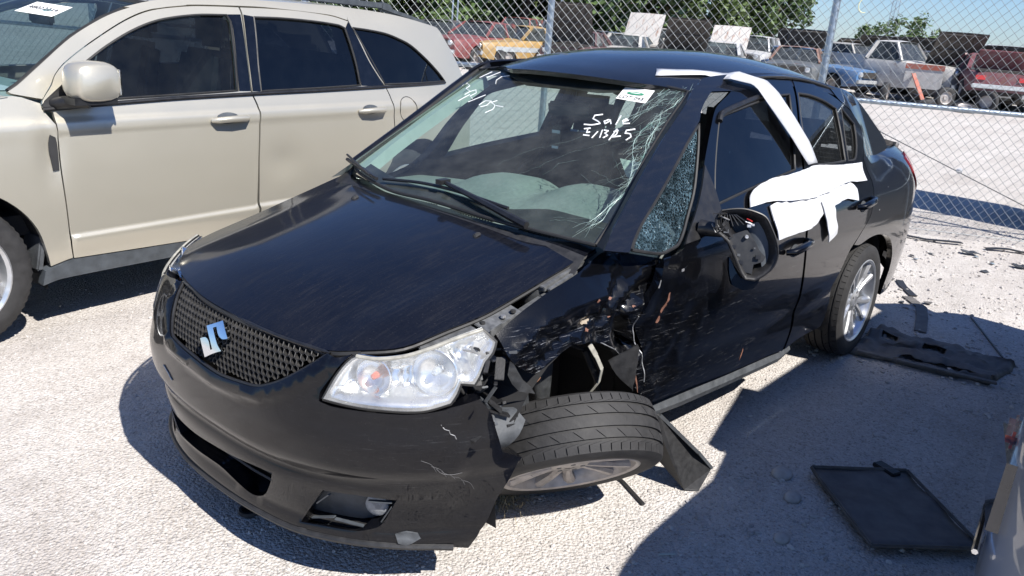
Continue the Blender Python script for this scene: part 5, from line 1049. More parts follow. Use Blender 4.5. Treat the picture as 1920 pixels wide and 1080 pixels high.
# wheels
def sedan_wheel():
    RT, W2 = .318, .1025; rows = [(.222,-.088),(.232,-.098),(.258,-.104),(.29,-.100),(.306,-.091)]
    gro = (-.056,-.020,.020,.056); ys = []
    y = -.084; edges = [-.084]
    for g in gro: edges += [g-.0045,g-.0035,g+.0035,g+.0045]
    edges += [.084]
    prof = [(r_,y_,0) for r_, y_ in rows]
    def crown(y): return RT-.010*(abs(y)/.084)**3
    for i, y in enumerate(edges):
        gq = any(abs(y-g) < .004 for g in gro); prof.append((crown(y)-(.007 if gq else 0), y, 0 if gq else 1))
        if i+1 < len(edges) and edges[i+1]-y > .012: 
            for f in (.33,.66): prof.append((crown(y+(edges[i+1]-y)*f), y+(edges[i+1]-y)*f, 2))
    prof += [(r_,-y_,0) for r_, y_ in rows[::-1]]
    NP = 56; offs = (0,.06,.62,.68); vs = []; fs = []; m = len(prof)
    for k in range(NP):
        for q, o_ in enumerate(offs):
            for r_, y, fl_ in prof:
                d = 0; sh = abs(y) > .0605
                if fl_ and q in (1,2) and ((sh) or (.026 < abs(y) < .05 and k%2 == 0)): d = .0055
                a = 2*math.pi/NP*k+R(o_*1.0)+(R(y*120) if not sh else R(math.copysign(4,y)*0))+R(8)*y*10*(abs(y) < .06)
                vs.append(((r_-d)*math.cos(a),y,(r_-d)*math.sin(a)))
    n = NP*4
    for k in range(n):
        for i in range(m-1): a = k*m; b = ((k+1)%n)*m; fs.append((a+i,a+i+1,b+i+1,b+i))
    t = mesh('tyre', vs, fs, M['rubber']); t.data.polygons.foreach_set('use_smooth',[True]*len(t.data.polygons)); t.data.set_sharp_from_angle(angle=R(32))
    rim = MB().lathe([(.232,.090),(.233,.097),(.226,.099),(.216,.094),(.210,.075),(.200,.06),(.195,-.05),(.215,-.09),(.232,-.092)], 48)
    rim.lathe([(.018,.072),(.055,.072),(.066,.066),(.070,.05),(.066,.02)], 30); rim.lathe([(.0005,.070),(.026,.070),(.029,.064)], 20)
    for k in range(5):
        for s in (-1,1):
            a0 = 2*math.pi*k/5+s*.20; a1 = 2*math.pi*k/5+s*.27; p0 = Vector((.045*math.cos(a0),.060,.045*math.sin(a0))); p1 = Vector((.130*math.cos(a0+s*.01),.072,.130*math.sin(a0+s*.01))); p2 = Vector((.214*math.cos(a1),.083,.214*math.sin(a1)))
            for q0, q1, w0, w1 in ((p0,p1,.030,.032),(p1,p2,.032,.042)):
                d = (q1-q0).normalized(); x = d.cross(Vector((0,1,0))).normalized(); n_ = Vector((0,1,0)); b = len(rim.v)
                for q, w in ((q0,w0),(q1,w1)): rim.v += [q-x*w/2-n_*.024, q+x*w/2-n_*.024, q+x*w/2-n_*.004, q+x*w*.22+n_*.006, q-x*w*.22+n_*.006, q-x*w/2-n_*.004]
                rim.f += [(b+i,b+(i+1)%6,b+6+(i+1)%6,b+6+i) for i in range(6)]
    return t, rim
ty_o, rim_mb = sedan_wheel(); TYM = ty_o.data; bpy.data.objects.remove(ty_o)
def place_wheel(mat, m, lab=None):
    w = rim_mb.build('wheel', mat, sedan, True); w.matrix_basis = m
    t = link('tyre', TYM, None, w); 
    MB().lathe([(.001,.02),(.14,.02),(.145,.01),(.145,-.01),(.001,-.01)], 28).build('brake_disc', M['darkmetal'], w, True)
    for k in range(5): a = 2*math.pi*(k+.5)/5; MB().lathe([(.0005,.0735),(.008,.0735),(.0095,.070),(.0095,.05)],10,(.043*math.cos(a),0,.043*math.sin(a))).build('lug_nut', M['darkmetal'], w)
    if lab: w['label'] = lab
    return w
place_wheel(M['alloy'], Matrix.Translation((-2.47,.745,.318)) @ Matrix.Rotation(R(9),4,'Y'))
for x in (.02,-2.47): place_wheel(M['alloy'], Matrix.Translation((x,-.745,.365)) @ Matrix.Rotation(math.pi,4,'Z'))
nax = Vector((.362,.564,-.742)).normalized(); fc = Vector((.012,.763,.232))
zx = Vector((.35,-.9,0)); 
MW = Matrix.Translation(fc-nax*.088) @ nax.to_track_quat('Y','Z').to_matrix().to_4x4() @ Matrix.Rotation(R(20),4,'Y')
place_wheel(M['alloydirty'], MW, 'folded front wheel lying nearly flat under the crushed corner')
# door mirror: the housing hangs forward with its glass gone
PMo, mu, mv, mn = [Vector(a) for a in D['MIRF']]
def mp(u, v, d=0.): return PMo+mu*u+mv*v+mn*d
MO = D['MIR']['OUT']; cx_ = sum(p[0] for p in MO)/len(MO); cy_ = sum(p[1] for p in MO)/len(MO); mol = [Vector(p) for p in MO]
dish = lambda u, v: tuple(mp(u, v, -.07*sstep(.0,.045,seg_d(Vector((u,v)), mol) if inside(Vector((u,v)), mol) else 0)))
mir_o = panel('side_mirror', MO, dish, M['plastic'], sedan, step=.010, esp=.012, out=tuple(mn), flange=.02)
ring = [mp(p.x,p.y,.002) for p in smooth_poly(MO, .012)]; MB().tube(ring+[ring[0]], .0035, 6, False).build('housing_rim', M['satin'], mir_o, True)
lo = D['MIR']['LOW']; panel('lower_cap', lo, lambda u, v: tuple(mp(u,v,-.035-.25*(v+.10)**2)), M['black_door'], mir_o, step=.015, out=tuple(mn), flange=.03)
panel('backing_plate', D['MIR']['PLATE'], lambda u, v: tuple(mp(u,v,-.018)), M['satin2'], mir_o, step=.02, out=tuple(mn), flange=.012)
panel('inner_lobe', D['MIR']['LOBE'], lambda u, v: tuple(mp(u,v,-.030-6*(u-.07)**2)), M['cladding'], mir_o, step=.012, out=tuple(mn), flange=.015)
for k, (a, b, w) in enumerate(((-.072,.035,.018),(-.055,.012,.010),(-.040,-.018,.016),(-.022,-.045,.012),(-.012,-.07,.018),(.045,-.048,.018),(.030,-.018,.008),(.005,.058,.014),(.018,.062,.010))):
    MB().box(mp(a,b,-.010),(w,.006,w*.8),Matrix((mu,mn,mv)).transposed()).build('clip', (M['satin'],M['greyplastic'],M['bare'])[0 if k%3 else 1] if k < 7 else M['bare'], mir_o, bevel=.001)
for k in range(6):
    a = -.085+.018*k; MB().bar(mp(a*.4-.045,.095,-.02), mp(a,.045+.004*k,-.014), .003, .012, mn).build('rib', M['satin'], mir_o)
for k in range(12):
    p = smooth_poly(MO, .02)[k+6] if k+6 < len(smooth_poly(MO, .02)) else mol[k%len(mol)]; c = Vector((cx_,cy_)); d = (p-c).normalized(); MB().bar(mp(p.x,p.y,-.002), mp(p.x-d.x*.016,p.y-d.y*.016,-.022), .0025, .008, mn).build('rib', M['satin'], mir_o)
MB().tube([mp(-.005,.082,-.008), mp(.004,.078,.0), mp(.014,.074,-.008)], .0022, 6).build('red_wire', simple('red_wire',(.35,.02,.02),.5), mir_o, True)
MB().tube([mp(-.008,.072,-.01), mp(.005,.068,-.004), mp(.016,.064,-.012)], .0025, 6).build('white_wire', M['white'], mir_o, True)
MB().lathe([(.001,.0),(.006,.0),(.008,-.01)],10).build('screw', M['bare'], mir_o).matrix_basis = Matrix.Translation(mp(.0,.02,-.004)) @ mn.to_track_quat('Y','Z').to_matrix().to_4x4()
MB().tube([Vector((-.60,.80,.985)),Vector((-.615,.85,.985)),Vector((-.63,.905,.985)), mp(-.09,.06,-.03)], [.03,.026,.026,.034], 10).build('mirror_arm', M['satin'], mir_o, True)
rg = random.Random(31)
for k in range(9):
    c = mp(-.095+rg.uniform(-.02,.02),.075+rg.uniform(-.04,.03),rg.uniform(-.015,.012)); a = Vector((rg.gauss(0,1),rg.gauss(0,1),rg.gauss(0,1))).normalized()*.018; MB().bar(c-a, c+a, .006, .003).build('broken_joint', M['plastic'] if k%3 else M['bare'], mir_o)
# wipers and cowl
cowl = panel('cowl', [(-.30,.972),(-.15,.99)][:0]+[(.665,.945),(.547,.962),(.432,.970),(.276,.978),(.081,.988),(-.054,.992),(-.266,.990),(-.579,1.005),(-.66,1.03),(-.69,.99),(-.58,.955),(-.27,.935),(.08,.93),(.28,.925),(.55,.91),(.68,.90)], lambda u, v: (ws_x(u,v)+.01, u, v-.012), M['plastic'], sedan, step=.04, out=(1,0,1), flange=0)
w1 = MB().tube(lift_line(D['WIPER1'], WL, .016, (1,0,.5)), .0065, 6); w1.build('wiper_blade', M['satin'], sedan, True)
w2 = MB(); l2 = lift_line(D['WIPER2'], WL, .028, (1,0,.5)); w2.tube(l2, [.008+.006*q/(len(l2)-1) for q in range(len(l2))], 6); w2.box(l2[0],(.05,.03,.018)); w2.build('wiper_arm', M['satin'], sedan, True)
w3 = lift_line(D['WIPER3'], WL, .02, (1,0,.5)); MB().tube(w3, .008, 6).build('wiper_arm', M['satin'], sedan, True); MB().tube([w3[0]+Vector((.0,0,.02)), w3[-1]+Vector((.02,-.02,.015))], .005, 6).build('wiper_blade', M['satin'], sedan, True)
# cabin
def dash_z(x, y):
    z = .955+.018*sstep(-.2,-.45,x)-.30*max(0,-.66-x)**1.2-.03*(y/.7)**2
    z += .085*math.exp(-((y-.34)/.21)**4)*sstep(-.34,-.60,x)+.062*math.exp(-((y+.12)/.19)**4)*sstep(-.36,-.56,x)
    return z
panel('dashboard', [(-.02,-.3),(.0,0),(-.02,.3),(-.10,.5),(-.17,.64),(-.30,.70),(-.68,.72),(-.74,.4),(-.74,0),(-.72,-.4),(-.68,-.74),(-.30,-.73),(-.17,-.66),(-.10,-.5)], lambda u, v: (u,v,dash_z(u,v)), M['dash'], sedan, step=.03, out=(0,0,1), flange=.25)
for y0, y1 in ((-.45,-.10),(-.02,.22),(.34,.56)):
    mb = MB(); n = int(abs(y1-y0)/.014)
    for k in range(n): y = y0+(y1-y0)*k/n; mb.box((-.17,y,dash_z(-.17,y)+.003),(.035,.006,.004))
    mb.build('defrost_vent', M['interior'], sedan)
sw = [Vector((-.78+.07*math.sin(a),.36+.185*math.cos(a),.90+.165*math.sin(a))) for a in [x*2*math.pi/28 for x in range(29)]]
stw = MB().tube(sw, .016, 8, False).build('steering_wheel', M['interior'], sedan, True); MB().box((-.76,.36,.89),(.06,.15,.12)).bar((-.77,.20,.90),(-.77,.52,.90),.03,.02).build('airbag_cover', M['seat'], stw, bevel=.02)
bag = [(-.73,.50,.985),(-.76,.44,1.01),(-.70,.47,1.03),(-.74,.53,1.02),(-.71,.55,.98),(-.69,.50,.99)]
mesh('burst_airbag', [Vector(((p[0]+.72)*1.6-.74,(p[1]-.49)*1.6+.40,(p[2]-.99)*1.6+1.10)) for p in bag], [(0,1,2),(1,3,2),(3,4,2),(4,5,2),(0,5,4,3),(0,2,5)], M['trimlight'], stw)
MB().box((-.80,.40,1.02),(.05,.12,.10)).build('column_shroud', M['interior'], stw, bevel=.01)
def seat(y, x=-1.35):
    s = MB().box((x+.25,y,.52),(.52,.50,.16)).build('seat', M['seat'], sedan, bevel=.05)
    MB().box((x-.10,y,.83),(.14,.50,.62),Matrix.Rotation(R(-14),3,'Y'),.86).build('backrest', M['seat'], s, bevel=.045); MB().box((x-.21,y,1.235),(.10,.27,.19),Matrix.Rotation(R(-8),3,'Y')).build('headrest', M['seat'], s, bevel=.04)
    MB().tube([(x-.19,y-.06,1.10),(x-.2,y-.06,1.2)],.006,6).tube([(x-.19,y+.06,1.10),(x-.2,y+.06,1.2)],.006,6).build('headrest_post', M['chrome'], s)
seat(.36); seat(-.40)
rb = MB().box((-2.10,-.03,.53),(.55,1.25,.18)).box((-2.50,-.03,.83),(.16,1.25,.55),Matrix.Rotation(R(-18),3,'Y')).build('rear_bench', M['seat'], sedan, bevel=.04)
for y in (.35,-.42): MB().box((-2.60,y,1.16),(.10,.26,.17)).build('headrest', M['seat'], rb, bevel=.04)
MB().box((-2.90,-.03,1.02),(.52,1.2,.03)).build('parcel_shelf', M['interior'], sedan)
panel('headliner', [(-1.0,.44),(-2.70,.44),(-2.72,-.03),(-2.70,-.52),(-1.0,-.52),(-.96,-.03)], lambda u, v: (u,v,roof_z(u,v)-.035), M['interior'], sedan, step=.12, out=(0,0,-1), flange=0)
pt = [(-.60,1.03),(-.62,1.10),(-.60,1.20),(-.592,1.30),(-.59,1.40)]
panel('pillar_trim', [(-.60,1.03),(-.612,1.12),(-.60,1.22),(-.59,1.32),(-.585,1.41),(-.635,1.42),(-.65,1.32),(-.66,1.2),(-.668,1.1),(-.67,1.03)], lambda u, v: (ws_x(u,v)-.03-.35*(u+.60)*0, u, v), M['trimlight'], sedan, step=.05, out=(1,.5,.3), flange=.05)
mesh('pillar_trim', [(-.10,-.67,.99),(-.22,-.71,.99),(-1.02,-.635,1.44),(-.97,-.60,1.45)], [(0,1,2,3)], M['trimlight'], sedan)
for s, ys in ((1,0),(-1,-.10)): MB().bar((-1.60,s*.74,.9),(-1.74,s*.49+ys*.9,1.45),.14,.04,(0,1,0)).build('b_pillar', M['interior'], sedan)
MB().bar((-1.0,-.09,1.43),(-.99,-.09,1.31),.02).box((-.985,-.10,1.30),(.035,.22,.065),Matrix.Rotation(R(12),3,'Y') @ Matrix.Rotation(R(10),3,'Z')).build('rear_view_mirror', M['plastic'], sedan, bevel=.012)
for y in (.22,-.30): MB().box((-1.03,y,1.405),(.14,.32,.018),Matrix.Rotation(R(-20),3,'Y')).build('sun_visor', M['interior'], sedan, bevel=.006)
# hanging tag, tape and plastic sheet: loose things on the car
def onsedan(o, label, cat, group=None): o.matrix_world = SEDM; return tag(o, label, cat, group)
af = empty('air_freshener', 'dark hanging tag dangling from the rear view mirror', 'air freshener'); af.matrix_world = SEDM
MB().tube([(-.975,-.13,1.28),(-.975,-.15,1.24),(-.975,-.16,1.22)], .002, 5).build('cord', M['plastic'], af); MB().box((-.975,-.16,1.175),(.012,.06,.10)).build('tag_card', M['satin'], af, bevel=.006); MB().box((-.966,-.16,1.195),(.004,.045,.014)).box((-.966,-.16,1.125),(.005,.035,.012)).build('tag_label', M['paper'], af)
e1 = [Vector(RL(*p))+Vector((0,.002,.004+.008*sstep(.30,.46,p[1]))) for p in D['TAPEA'][1:]]; e2 = [Vector(RL(*p))+Vector((0,.002,.004+.008*sstep(.30,.46,p[1]))) for p in D['TAPEB']]
s1 = [Vector(SLc(*p))+Vector((0,.02,.02)) for p in D['TAPES1']]; s2 = [Vector(SLc(*p))+Vector((0,.02,.02)) for p in D['TAPES2']]
def resamp(P, n):
    L = [0]
    for a, b in zip(P, P[1:]): L.append(L[-1]+(b-a).length)
    out = []
    for k in range(n):
        t = L[-1]*k/(n-1); i = 0
        while i < len(L)-2 and L[i+1] < t: i += 1
        u = (t-L[i])/max(1e-9,L[i+1]-L[i]); out.append(P[i].lerp(P[i+1],u))
    return out
A = resamp(e1+s1, 40); B = resamp(e2+s2, 40)
vs = []; 
for a, b in zip(A, B): vs += [a, a.lerp(b,.5)+Vector((0,.003,.003)), b]
tape = mesh('tape_strip', vs, [(3*i+k,3*i+k+1,3*i+4+k,3*i+3+k) for i in range(39) for k in range(2)], M['whiteplastic'], None, True); sm = tape.modifiers.new('thickness','SOLIDIFY'); sm.thickness = .002
onsedan(tape, 'white tape strip from the roof across the door window', 'tape')
def foldy(a, o, sd): return lambda u, v: (u, side_y(u,v)+o+.010*abs(noise.noise(Vector(((u*math.cos(a)+v*math.sin(a))*14,(v*math.cos(a)-u*math.sin(a))*3,sd))))+.006*noise.noise(Vector((u*11,v*9,sd+3))), v)
SHT = D['SHEET']
up_ = [(-.997,1.011),(-1.028,1.051),(-1.097,1.078),(-1.246,1.097),(-1.429,1.097),(-1.616,1.106),(-1.738,1.11),(-1.996,1.09),(-2.346,1.075),(-2.326,1.038),(-2.327,.99),(-2.179,.998),(-2.065,1.009),(-1.9,1.0),(-1.6,.985),(-1.335,1.0),(-1.187,1.014)]
lo_ = [(-1.174,.995),(-1.335,1.014),(-1.5,1.03),(-1.8,1.05),(-2.0,1.03),(-2.123,.991),(-2.153,.967),(-2.113,.917),(-2.043,.93),(-1.973,.939),(-1.789,.926),(-1.68,.915),(-1.531,.869),(-1.17,.864),(-1.162,.927)]
tl_ = [(-1.66,.96),(-1.78,.97),(-1.789,.926),(-1.797,.868),(-1.811,.801),(-1.718,.773),(-1.695,.833),(-1.663,.899)]
sheet = panel('plastic_sheet', lo_, foldy(.3,.010,0.), M['whiteplastic'], None, step=.014, out=(0,1,.3), flange=.004); onsedan(sheet, 'torn white plastic sheet stuck over both door tops', 'plastic sheet')
panel('upper_length', up_, foldy(.1,.019,5.), M['whiteplastic'], sheet, step=.014, out=(0,1,.3), flange=.004); panel('hanging_tail', tl_, foldy(1.3,.016,9.), M['whiteplastic'], sheet, step=.014, out=(0,1,.3), flange=.004)
# ------------------------------------------------------------------ the champagne crossover beside the sedan
suv = empty('crossover', 'champagne crossover with tinted rear windows parked beside the black sedan', 'crossover', (1.10672,-2.8279,0), R(5.5848))
def sdent(u, v): return -.018*math.exp(-((u+.47)/.05)**2-((v-.86)/.12)**2)-.012*math.exp(-((u+1.80)/.12)**2-((v-.72)/.10)**2)-.008*math.exp(-((u+2.35)/.3)**2-((v-.50)/.10)**2)
def srel(u, v): return .010*sstep(1.045,1.02,v)-.007*sstep(.99,.95,v)+(.020*sstep(.492,.466,v)-.014*sstep(.466,.36,v))*sstep(-.50,-.56,u)
VL = lambda u, v: (u, suv_y(u,v)+srel(u,v)+sdent(u,v), v)
VO = (0,1,.3)
CHP = M['champagne']
def arch(xc, zc, r, n=13, a0=-8, a1=188): return [(xc+r*math.cos(R(a0+(a1-a0)*k/(n-1))), zc+r*math.sin(R(a0+(a1-a0)*k/(n-1)))) for k in range(n)]
ff = [(-.51,1.012),(-.512,.947),(-.508,.773),(-.513,.591),(-.522,.426),(-.532,.362),(-.43,.335)]+arch(.0,.36,.415)[::-1][1:-1]+[(.44,.30),(.75,.27),(.90,.36),(.93,.55),(.90,.78),(.78,.93),(.45,1.02),(.1,1.08),(-.2,1.115),(-.36,1.14),(-.47,1.105),(-.47,1.08)]
sf_ = panel('front_fender', ff, VL, CHP, suv, step=.04, out=VO, flange=.03)
fdo = panel('front_door', D['S_FDOOR'], VL, CHP, suv, holes=[D['S_FWIN']], step=.022, out=VO, flange=.02)
rdo = panel('rear_door', D['S_RDOOR'], VL, CHP, suv, holes=[D['S_RWIN']], step=.022, out=VO, flange=.02)
rq = [(-2.515,1.548),(-2.551,1.444),(-2.606,1.297),(-2.679,1.18),(-2.716,1.135),(-2.744,1.053),(-2.752,.912),(-2.761,.785),(-2.74,.76)]+arch(-2.99,.36,.42,13,0,150)[::-1][0:0]+[(-2.72,.68),(-2.80,.73),(-2.95,.77),(-3.1,.765),(-3.25,.70),(-3.36,.59),(-3.40,.45),(-3.40,.32),(-3.68,.34),(-3.76,.46),(-3.78,.75),(-3.76,1.0),(-3.70,1.16),(-3.60,1.32),(-3.50,1.45),(-3.46,1.505),(-3.43,1.53),(-3.25,1.56),(-3.0,1.595),(-2.75,1.615),(-2.52,1.625)]
rqp = panel('rear_quarter', rq, VL, CHP, suv, holes=[D['S_QWIN']], step=.04, out=VO, flange=.02)
apv = D['S_APILLAR']+[(-1.36,1.60),(-1.36,1.573),(-1.14,1.541),(-.977,1.483),(-.765,1.371),(-.622,1.281),(-.565,1.228),(-.538,1.186),(-.485,1.124),(-.36,1.15)]
apl = panel('a_pillar', apv, VL, CHP, suv, step=.04, out=VO, flange=.03)
cr_ = panel('cant_rail', [(-1.0,1.545),(-1.147,1.58),(-1.36,1.61),(-1.7,1.625),(-2.525,1.628),(-2.51,1.546),(-2.37,1.572),(-1.9,1.59),(-1.7,1.588),(-1.36,1.575),(-1.14,1.543)], VL, CHP, suv, step=.04, out=VO, flange=.02)
panel('window_glass', D['S_FWIN'], VL, M['suvglass'], fdo, step=.1, out=VO, off=-.012, flange=0); panel('window_glass', D['S_RWIN'], VL, M['tinted'], rdo, step=.1, out=VO, off=-.012, flange=0); panel('quarter_glass', D['S_QWIN'], VL, M['tinted'], rqp, step=.1, out=VO, off=-.010, flange=0)
for d, p in (('S_FWIN',fdo),('S_RWIN',rdo),('S_QWIN',rqp)): MB().tube(lift_line(D[d], VL, -.002, VO, .04, True), .007, 6).build('window_seal', M['trimrubber'], p, True)
panel('pillar_cover', [(-1.598,1.537),(-1.686,1.541),(-1.655,1.363),(-1.625,1.133),(-1.548,1.135),(-1.568,1.25),(-1.594,1.39),(-1.612,1.50)], VL, M['glossblack'], fdo, step=.05, out=VO, off=.003, flange=0)
panel('pillar_cover', [(-1.706,1.541),(-1.77,1.534),(-1.712,1.278),(-1.692,1.13),(-1.638,1.132),(-1.668,1.363)], VL, M['glossblack'], rdo, step=.05, out=VO, off=.003, flange=0)
panel('pillar_cover', [(-2.47,1.50),(-2.505,1.535),(-2.545,1.444),(-2.60,1.297),(-2.67,1.18),(-2.703,1.137),(-2.492,1.148),(-2.493,1.28),(-2.484,1.394)], VL, M['glossblack'], rdo, step=.05, out=VO, off=.003, flange=0)
panel('pillar_cover', [(-2.525,1.51),(-2.56,1.444),(-2.615,1.297),(-2.688,1.18),(-2.722,1.142),(-2.708,1.15),(-2.622,1.314),(-2.530,1.50)], VL, M['glossblack'], rqp, step=.05, out=VO, off=.003, flange=0)
panel('sail_panel', D['S_SAIL'], VL, M['satin'], fdo, step=.05, out=VO, off=.005, flange=.006)
bl_ = D['S_BELT']; MB().tube(lift_line(bl_[:4], VL, .004, VO), .011, 8).build('belt_moulding', M['satin'], fdo, True); MB().tube(lift_line(bl_[3:6], VL, .004, VO), .011, 8).build('belt_moulding', M['satin'], rdo, True); MB().tube(lift_line(bl_[5:], VL, .004, VO), .009, 8).build('belt_moulding', M['satin'], rqp, True)
cl_ = panel('sill_cladding', [(-.40,.318),(-.50,.345),(-.54,.352),(-.85,.341),(-1.2,.330),(-1.62,.31),(-2.5,.295),(-2.55,.22),(-1.6,.25),(-.85,.262),(-.47,.262),(-.385,.245)], lambda u, v: (u, suv_y(u,.36)+.008-.10*(.36-v), v), M['cladding'], suv, step=.03, out=VO, flange=.05)
for x, z, p in ((-1.44,.993,fdo),(-2.53,.995,rdo)):
    y = lambda a, b: Vector(VL(x+a,z+b)); MB().tube([y(.115,-.004)+Vector((0,.004,0)),y(.09,0)+Vector((0,.03,0)),y(.0,.004)+Vector((0,.04,0)),y(-.09,.004)+Vector((0,.034,0)),y(-.12,.002)+Vector((0,.004,0))], [.012,.017,.018,.018,.014], 10).build('door_handle', CHP, p, True)
    panel('handle_recess', [(x+.01+.075*math.cos(q*.6283),z+.004+.030*math.sin(q*.6283)) for q in range(10)], VL, M['cladding'], p, step=.03, out=VO, off=.002, flange=0)
fx, fz = D['S_FUEL'][0]; MB().tube([Vector(VL(fx+.085*math.cos(q*.2618),fz+.085*math.sin(q*.2618)))+Vector((0,.0005,0)) for q in range(25)], .0025, 5, False).build('fuel_flap', M['trimrubber'], rqp)
panel('shutline_dark_sheet', [(-.475,.80),(-.468,.93),(-.495,1.0),(-.507,.93),(-.503,.80)], lambda u, v: (u, suv_y(u,v)-.002, v), M['interior'], sf_, step=.03, out=VO, flange=0)  # flat dark sheet laid over the dented fender edge
# mirror
mh = MB(); R3 = Matrix.Rotation(R(4),3,'Z'); 
prof = [(-.10,.55),(-.09,.85),(-.05,1.),(.0,1.),(.04,.92),(.055,.8)]
vs = []; fs = []; n = 20
for a, k in prof:
    for q in range(n):
        t = 2*math.pi*q/n; cx, cz = math.cos(t), math.sin(t); e = .62; px_ = .118*k*math.copysign(abs(cx)**e,cx); pz = .093*k*math.copysign(abs(cz)**e,cz)
        vs.append(Vector((-.655,1.005,1.212))+R3 @ Vector((-a*.0+px_, a, pz-.12*a*0)))
fs = [(i*n+q,i*n+(q+1)%n,(i+1)*n+(q+1)%n,(i+1)*n+q) for i in range(len(prof)-1) for q in range(n)]+[tuple(range(n))[::-1], tuple(range((len(prof)-1)*n,len(prof)*n))]
mh = mesh('side_mirror', vs, fs, CHP, suv, True); mh.data.set_sharp_from_angle(angle=R(60))
MB().tube([(-.53,.86,1.10),(-.56,.93,1.115),(-.63,.99,1.125)], [.028,.03,.035], 10).box((-.64,.985,1.128),(.20,.12,.03)).build('mirror_foot', M['satin'], mh, True)
MB().box((-.760,1.0,1.212),(.012,.10,.12)).build('mirror_glass', M['chrome'], mh, bevel=.004)
# roof, rails, windscreen, nose
SRC = [(-3.65,1.49),(-3.5,1.55),(-3.3,1.59),(-2.9,1.63),(-2.3,1.65),(-1.8,1.65),(-1.4,1.635),(-1.15,1.605),(-.95,1.555)]
sroof = lambda u, v: (u, v, lerp_tab(u, SRC)-.075*(abs(v)/.66)**3.2)
panel('roof', [(-1.14,.58),(-1.3,.635),(-1.8,.655),(-2.6,.645),(-3.2,.61),(-3.46,.56),(-3.52,.3),(-3.54,0),(-3.52,-.3),(-3.46,-.56),(-3.2,-.61),(-2.6,-.655),(-1.8,-.655),(-1.3,-.635),(-1.14,-.58),(-1.06,-.3),(-1.04,0),(-1.06,.3)], sroof, M['champagne'], suv, step=.09, out=(0,0,1), flange=.02)
for s in (1,-1):
    y = s*.555; MB().bar((-1.40,y,1.664),(-2.2,y,1.668),.035,.04).bar((-2.19,y,1.668),(-2.98,y*.98,1.652),.035,.04).build('roof_rail', M['cladding'], suv, bevel=.006)
    MB().bar((-2.95,y*.98,1.652),(-3.06,y*.98,1.632),.05,.06).build('rail_foot', M['cladding'], suv, bevel=.012); MB().bar((-3.04,y*.98,1.625),(-3.40,y,1.555),.045,.035).build('rail_fairing', M['cladding'], suv, bevel=.01); MB().bar((-1.34,y,1.63),(-1.46,y,1.662),.045,.055).build('rail_foot', M['cladding'], suv, bevel=.01)
MB().bar((-2.72,-.56,1.70),(-2.72,.56,1.70),.06,.028).build('crossbar', M['cladding'], suv, bevel=.008)
pe = [Vector(VL(x,z)) for x, z in D['S_APILLAR']]; wv = []; m_ = 13
for p in pe:
    for k in range(m_):
        s = 1-2*k/(m_-1); wv.append(Vector((p.x+.30*(1-abs(s)**2.2)*(1-.3*(p.z-1.16)/.4), (p.y-.015)*s, p.z+.035*(1-s*s))))
wv0 = wv
swg = mesh('windshield', wv, [(i*m_+k,i*m_+k+1,(i+1)*m_+k+1,(i+1)*m_+k) for i in range(len(pe)-1) for k in range(m_-1)], M['suvwind'], suv, True)
MB().tube([wv[i*m_]+Vector((-.012,-.012,-.004)) for i in range(len(pe))], .016, 8).build('frit_band', M['trimrubber'], swg, True); MB().tube([wv[(len(pe)-1)*m_+k]+Vector((.01,0,-.01)) for k in range(m_)], .02, 6).build('frit_band', M['trimrubber'], swg, True)
# paper label on the glass
i = 4; a, b = wv[i*m_+1], wv[i*m_+3]; c, d = wv[(i+1)*m_+1], wv[(i+1)*m_+3]
q00 = wv[3*m_+1].lerp(wv[4*m_+1],.70); q10 = wv[3*m_+3].lerp(wv[4*m_+3],.70); q01 = wv[4*m_+1].lerp(wv[5*m_+1],.42); q11 = wv[4*m_+3].lerp(wv[5*m_+3],.42)
nrm = (q10-q00).cross(q01-q00).normalized(); nrm = nrm if nrm.x > 0 else -nrm
lab = mesh('number_label', [p+nrm*.006 for p in (q00.lerp(q10,.2), q10, q11, q01.lerp(q11,.2))], [(0,1,2,3)], M['paper'], swg)
ctr = sum((v.co for v in lab.data.vertices), Vector())/4; ux2 = (q00-q10).normalized(); uy2 = nrm.cross(ux2)
if uy2.z < 0: uy2 = -uy2; ux2 = -ux2
mm = Matrix.Identity(4); mm.col[0][:3] = ux2; mm.col[1][:3] = uy2; mm.col[2][:3] = ux2.cross(uy2); mm.col[3][:3] = ctr+nrm*.004
if ux2.cross(uy2).dot(nrm) < 0: mm.col[0][:3] = -ux2; mm.col[2][:3] = nrm
text('48022216', .042, M['ink'], mm, lab)
hdv = [(-.34,.862,1.137),(.1,.878,1.078),(.5,.83,1.005),(.80,.62,.92),(-.1,.4,1.19),(.2,.42,1.15),(.6,.40,1.08),(.88,.3,.96),(0,0,1.21),(.25,0,1.165),(.65,0,1.09),(.92,0,.97)]
hdv += [(x,-y,z) for x, y, z in hdv[:8]]
hf = [(r*4+k,r*4+k+1,r*4+k+5,r*4+k+4) for r in range(2) for k in range(3)]+[(12+k,12+k+1,16+k+1,16+k) for k in range(3)]+[(16+k,16+k+1,8+k+1,8+k) for k in range(3)]
o = mesh('hood', hdv, hf, CHP, suv, True)
MB().box((-.06,0,1.07),(.30,1.50,.08)).build('cowl', M['plastic'], suv, bevel=.02)
MB().box((.86,0,.62),(.12,1.5,.55)).build('front_bumper', CHP, suv, bevel=.05); MB().box((-3.76,0,.58),(.12,1.5,.45)).build('rear_bumper', CHP, suv, bevel=.05)
for o in (sf_, fdo, rdo, rqp, apl, cr_): mirror_y(o, o.name.split('.')[0])
for w in ('S_FWIN','S_RWIN','S_QWIN'): t_ = panel('window_glass', D[w], VL, M['suvglass'] if w == 'S_FWIN' else M['tinted'], suv, step=.2, out=VO, off=-.012, flange=0); mirror_y(t_, 'window_glass'); bpy.data.objects.remove(t_)
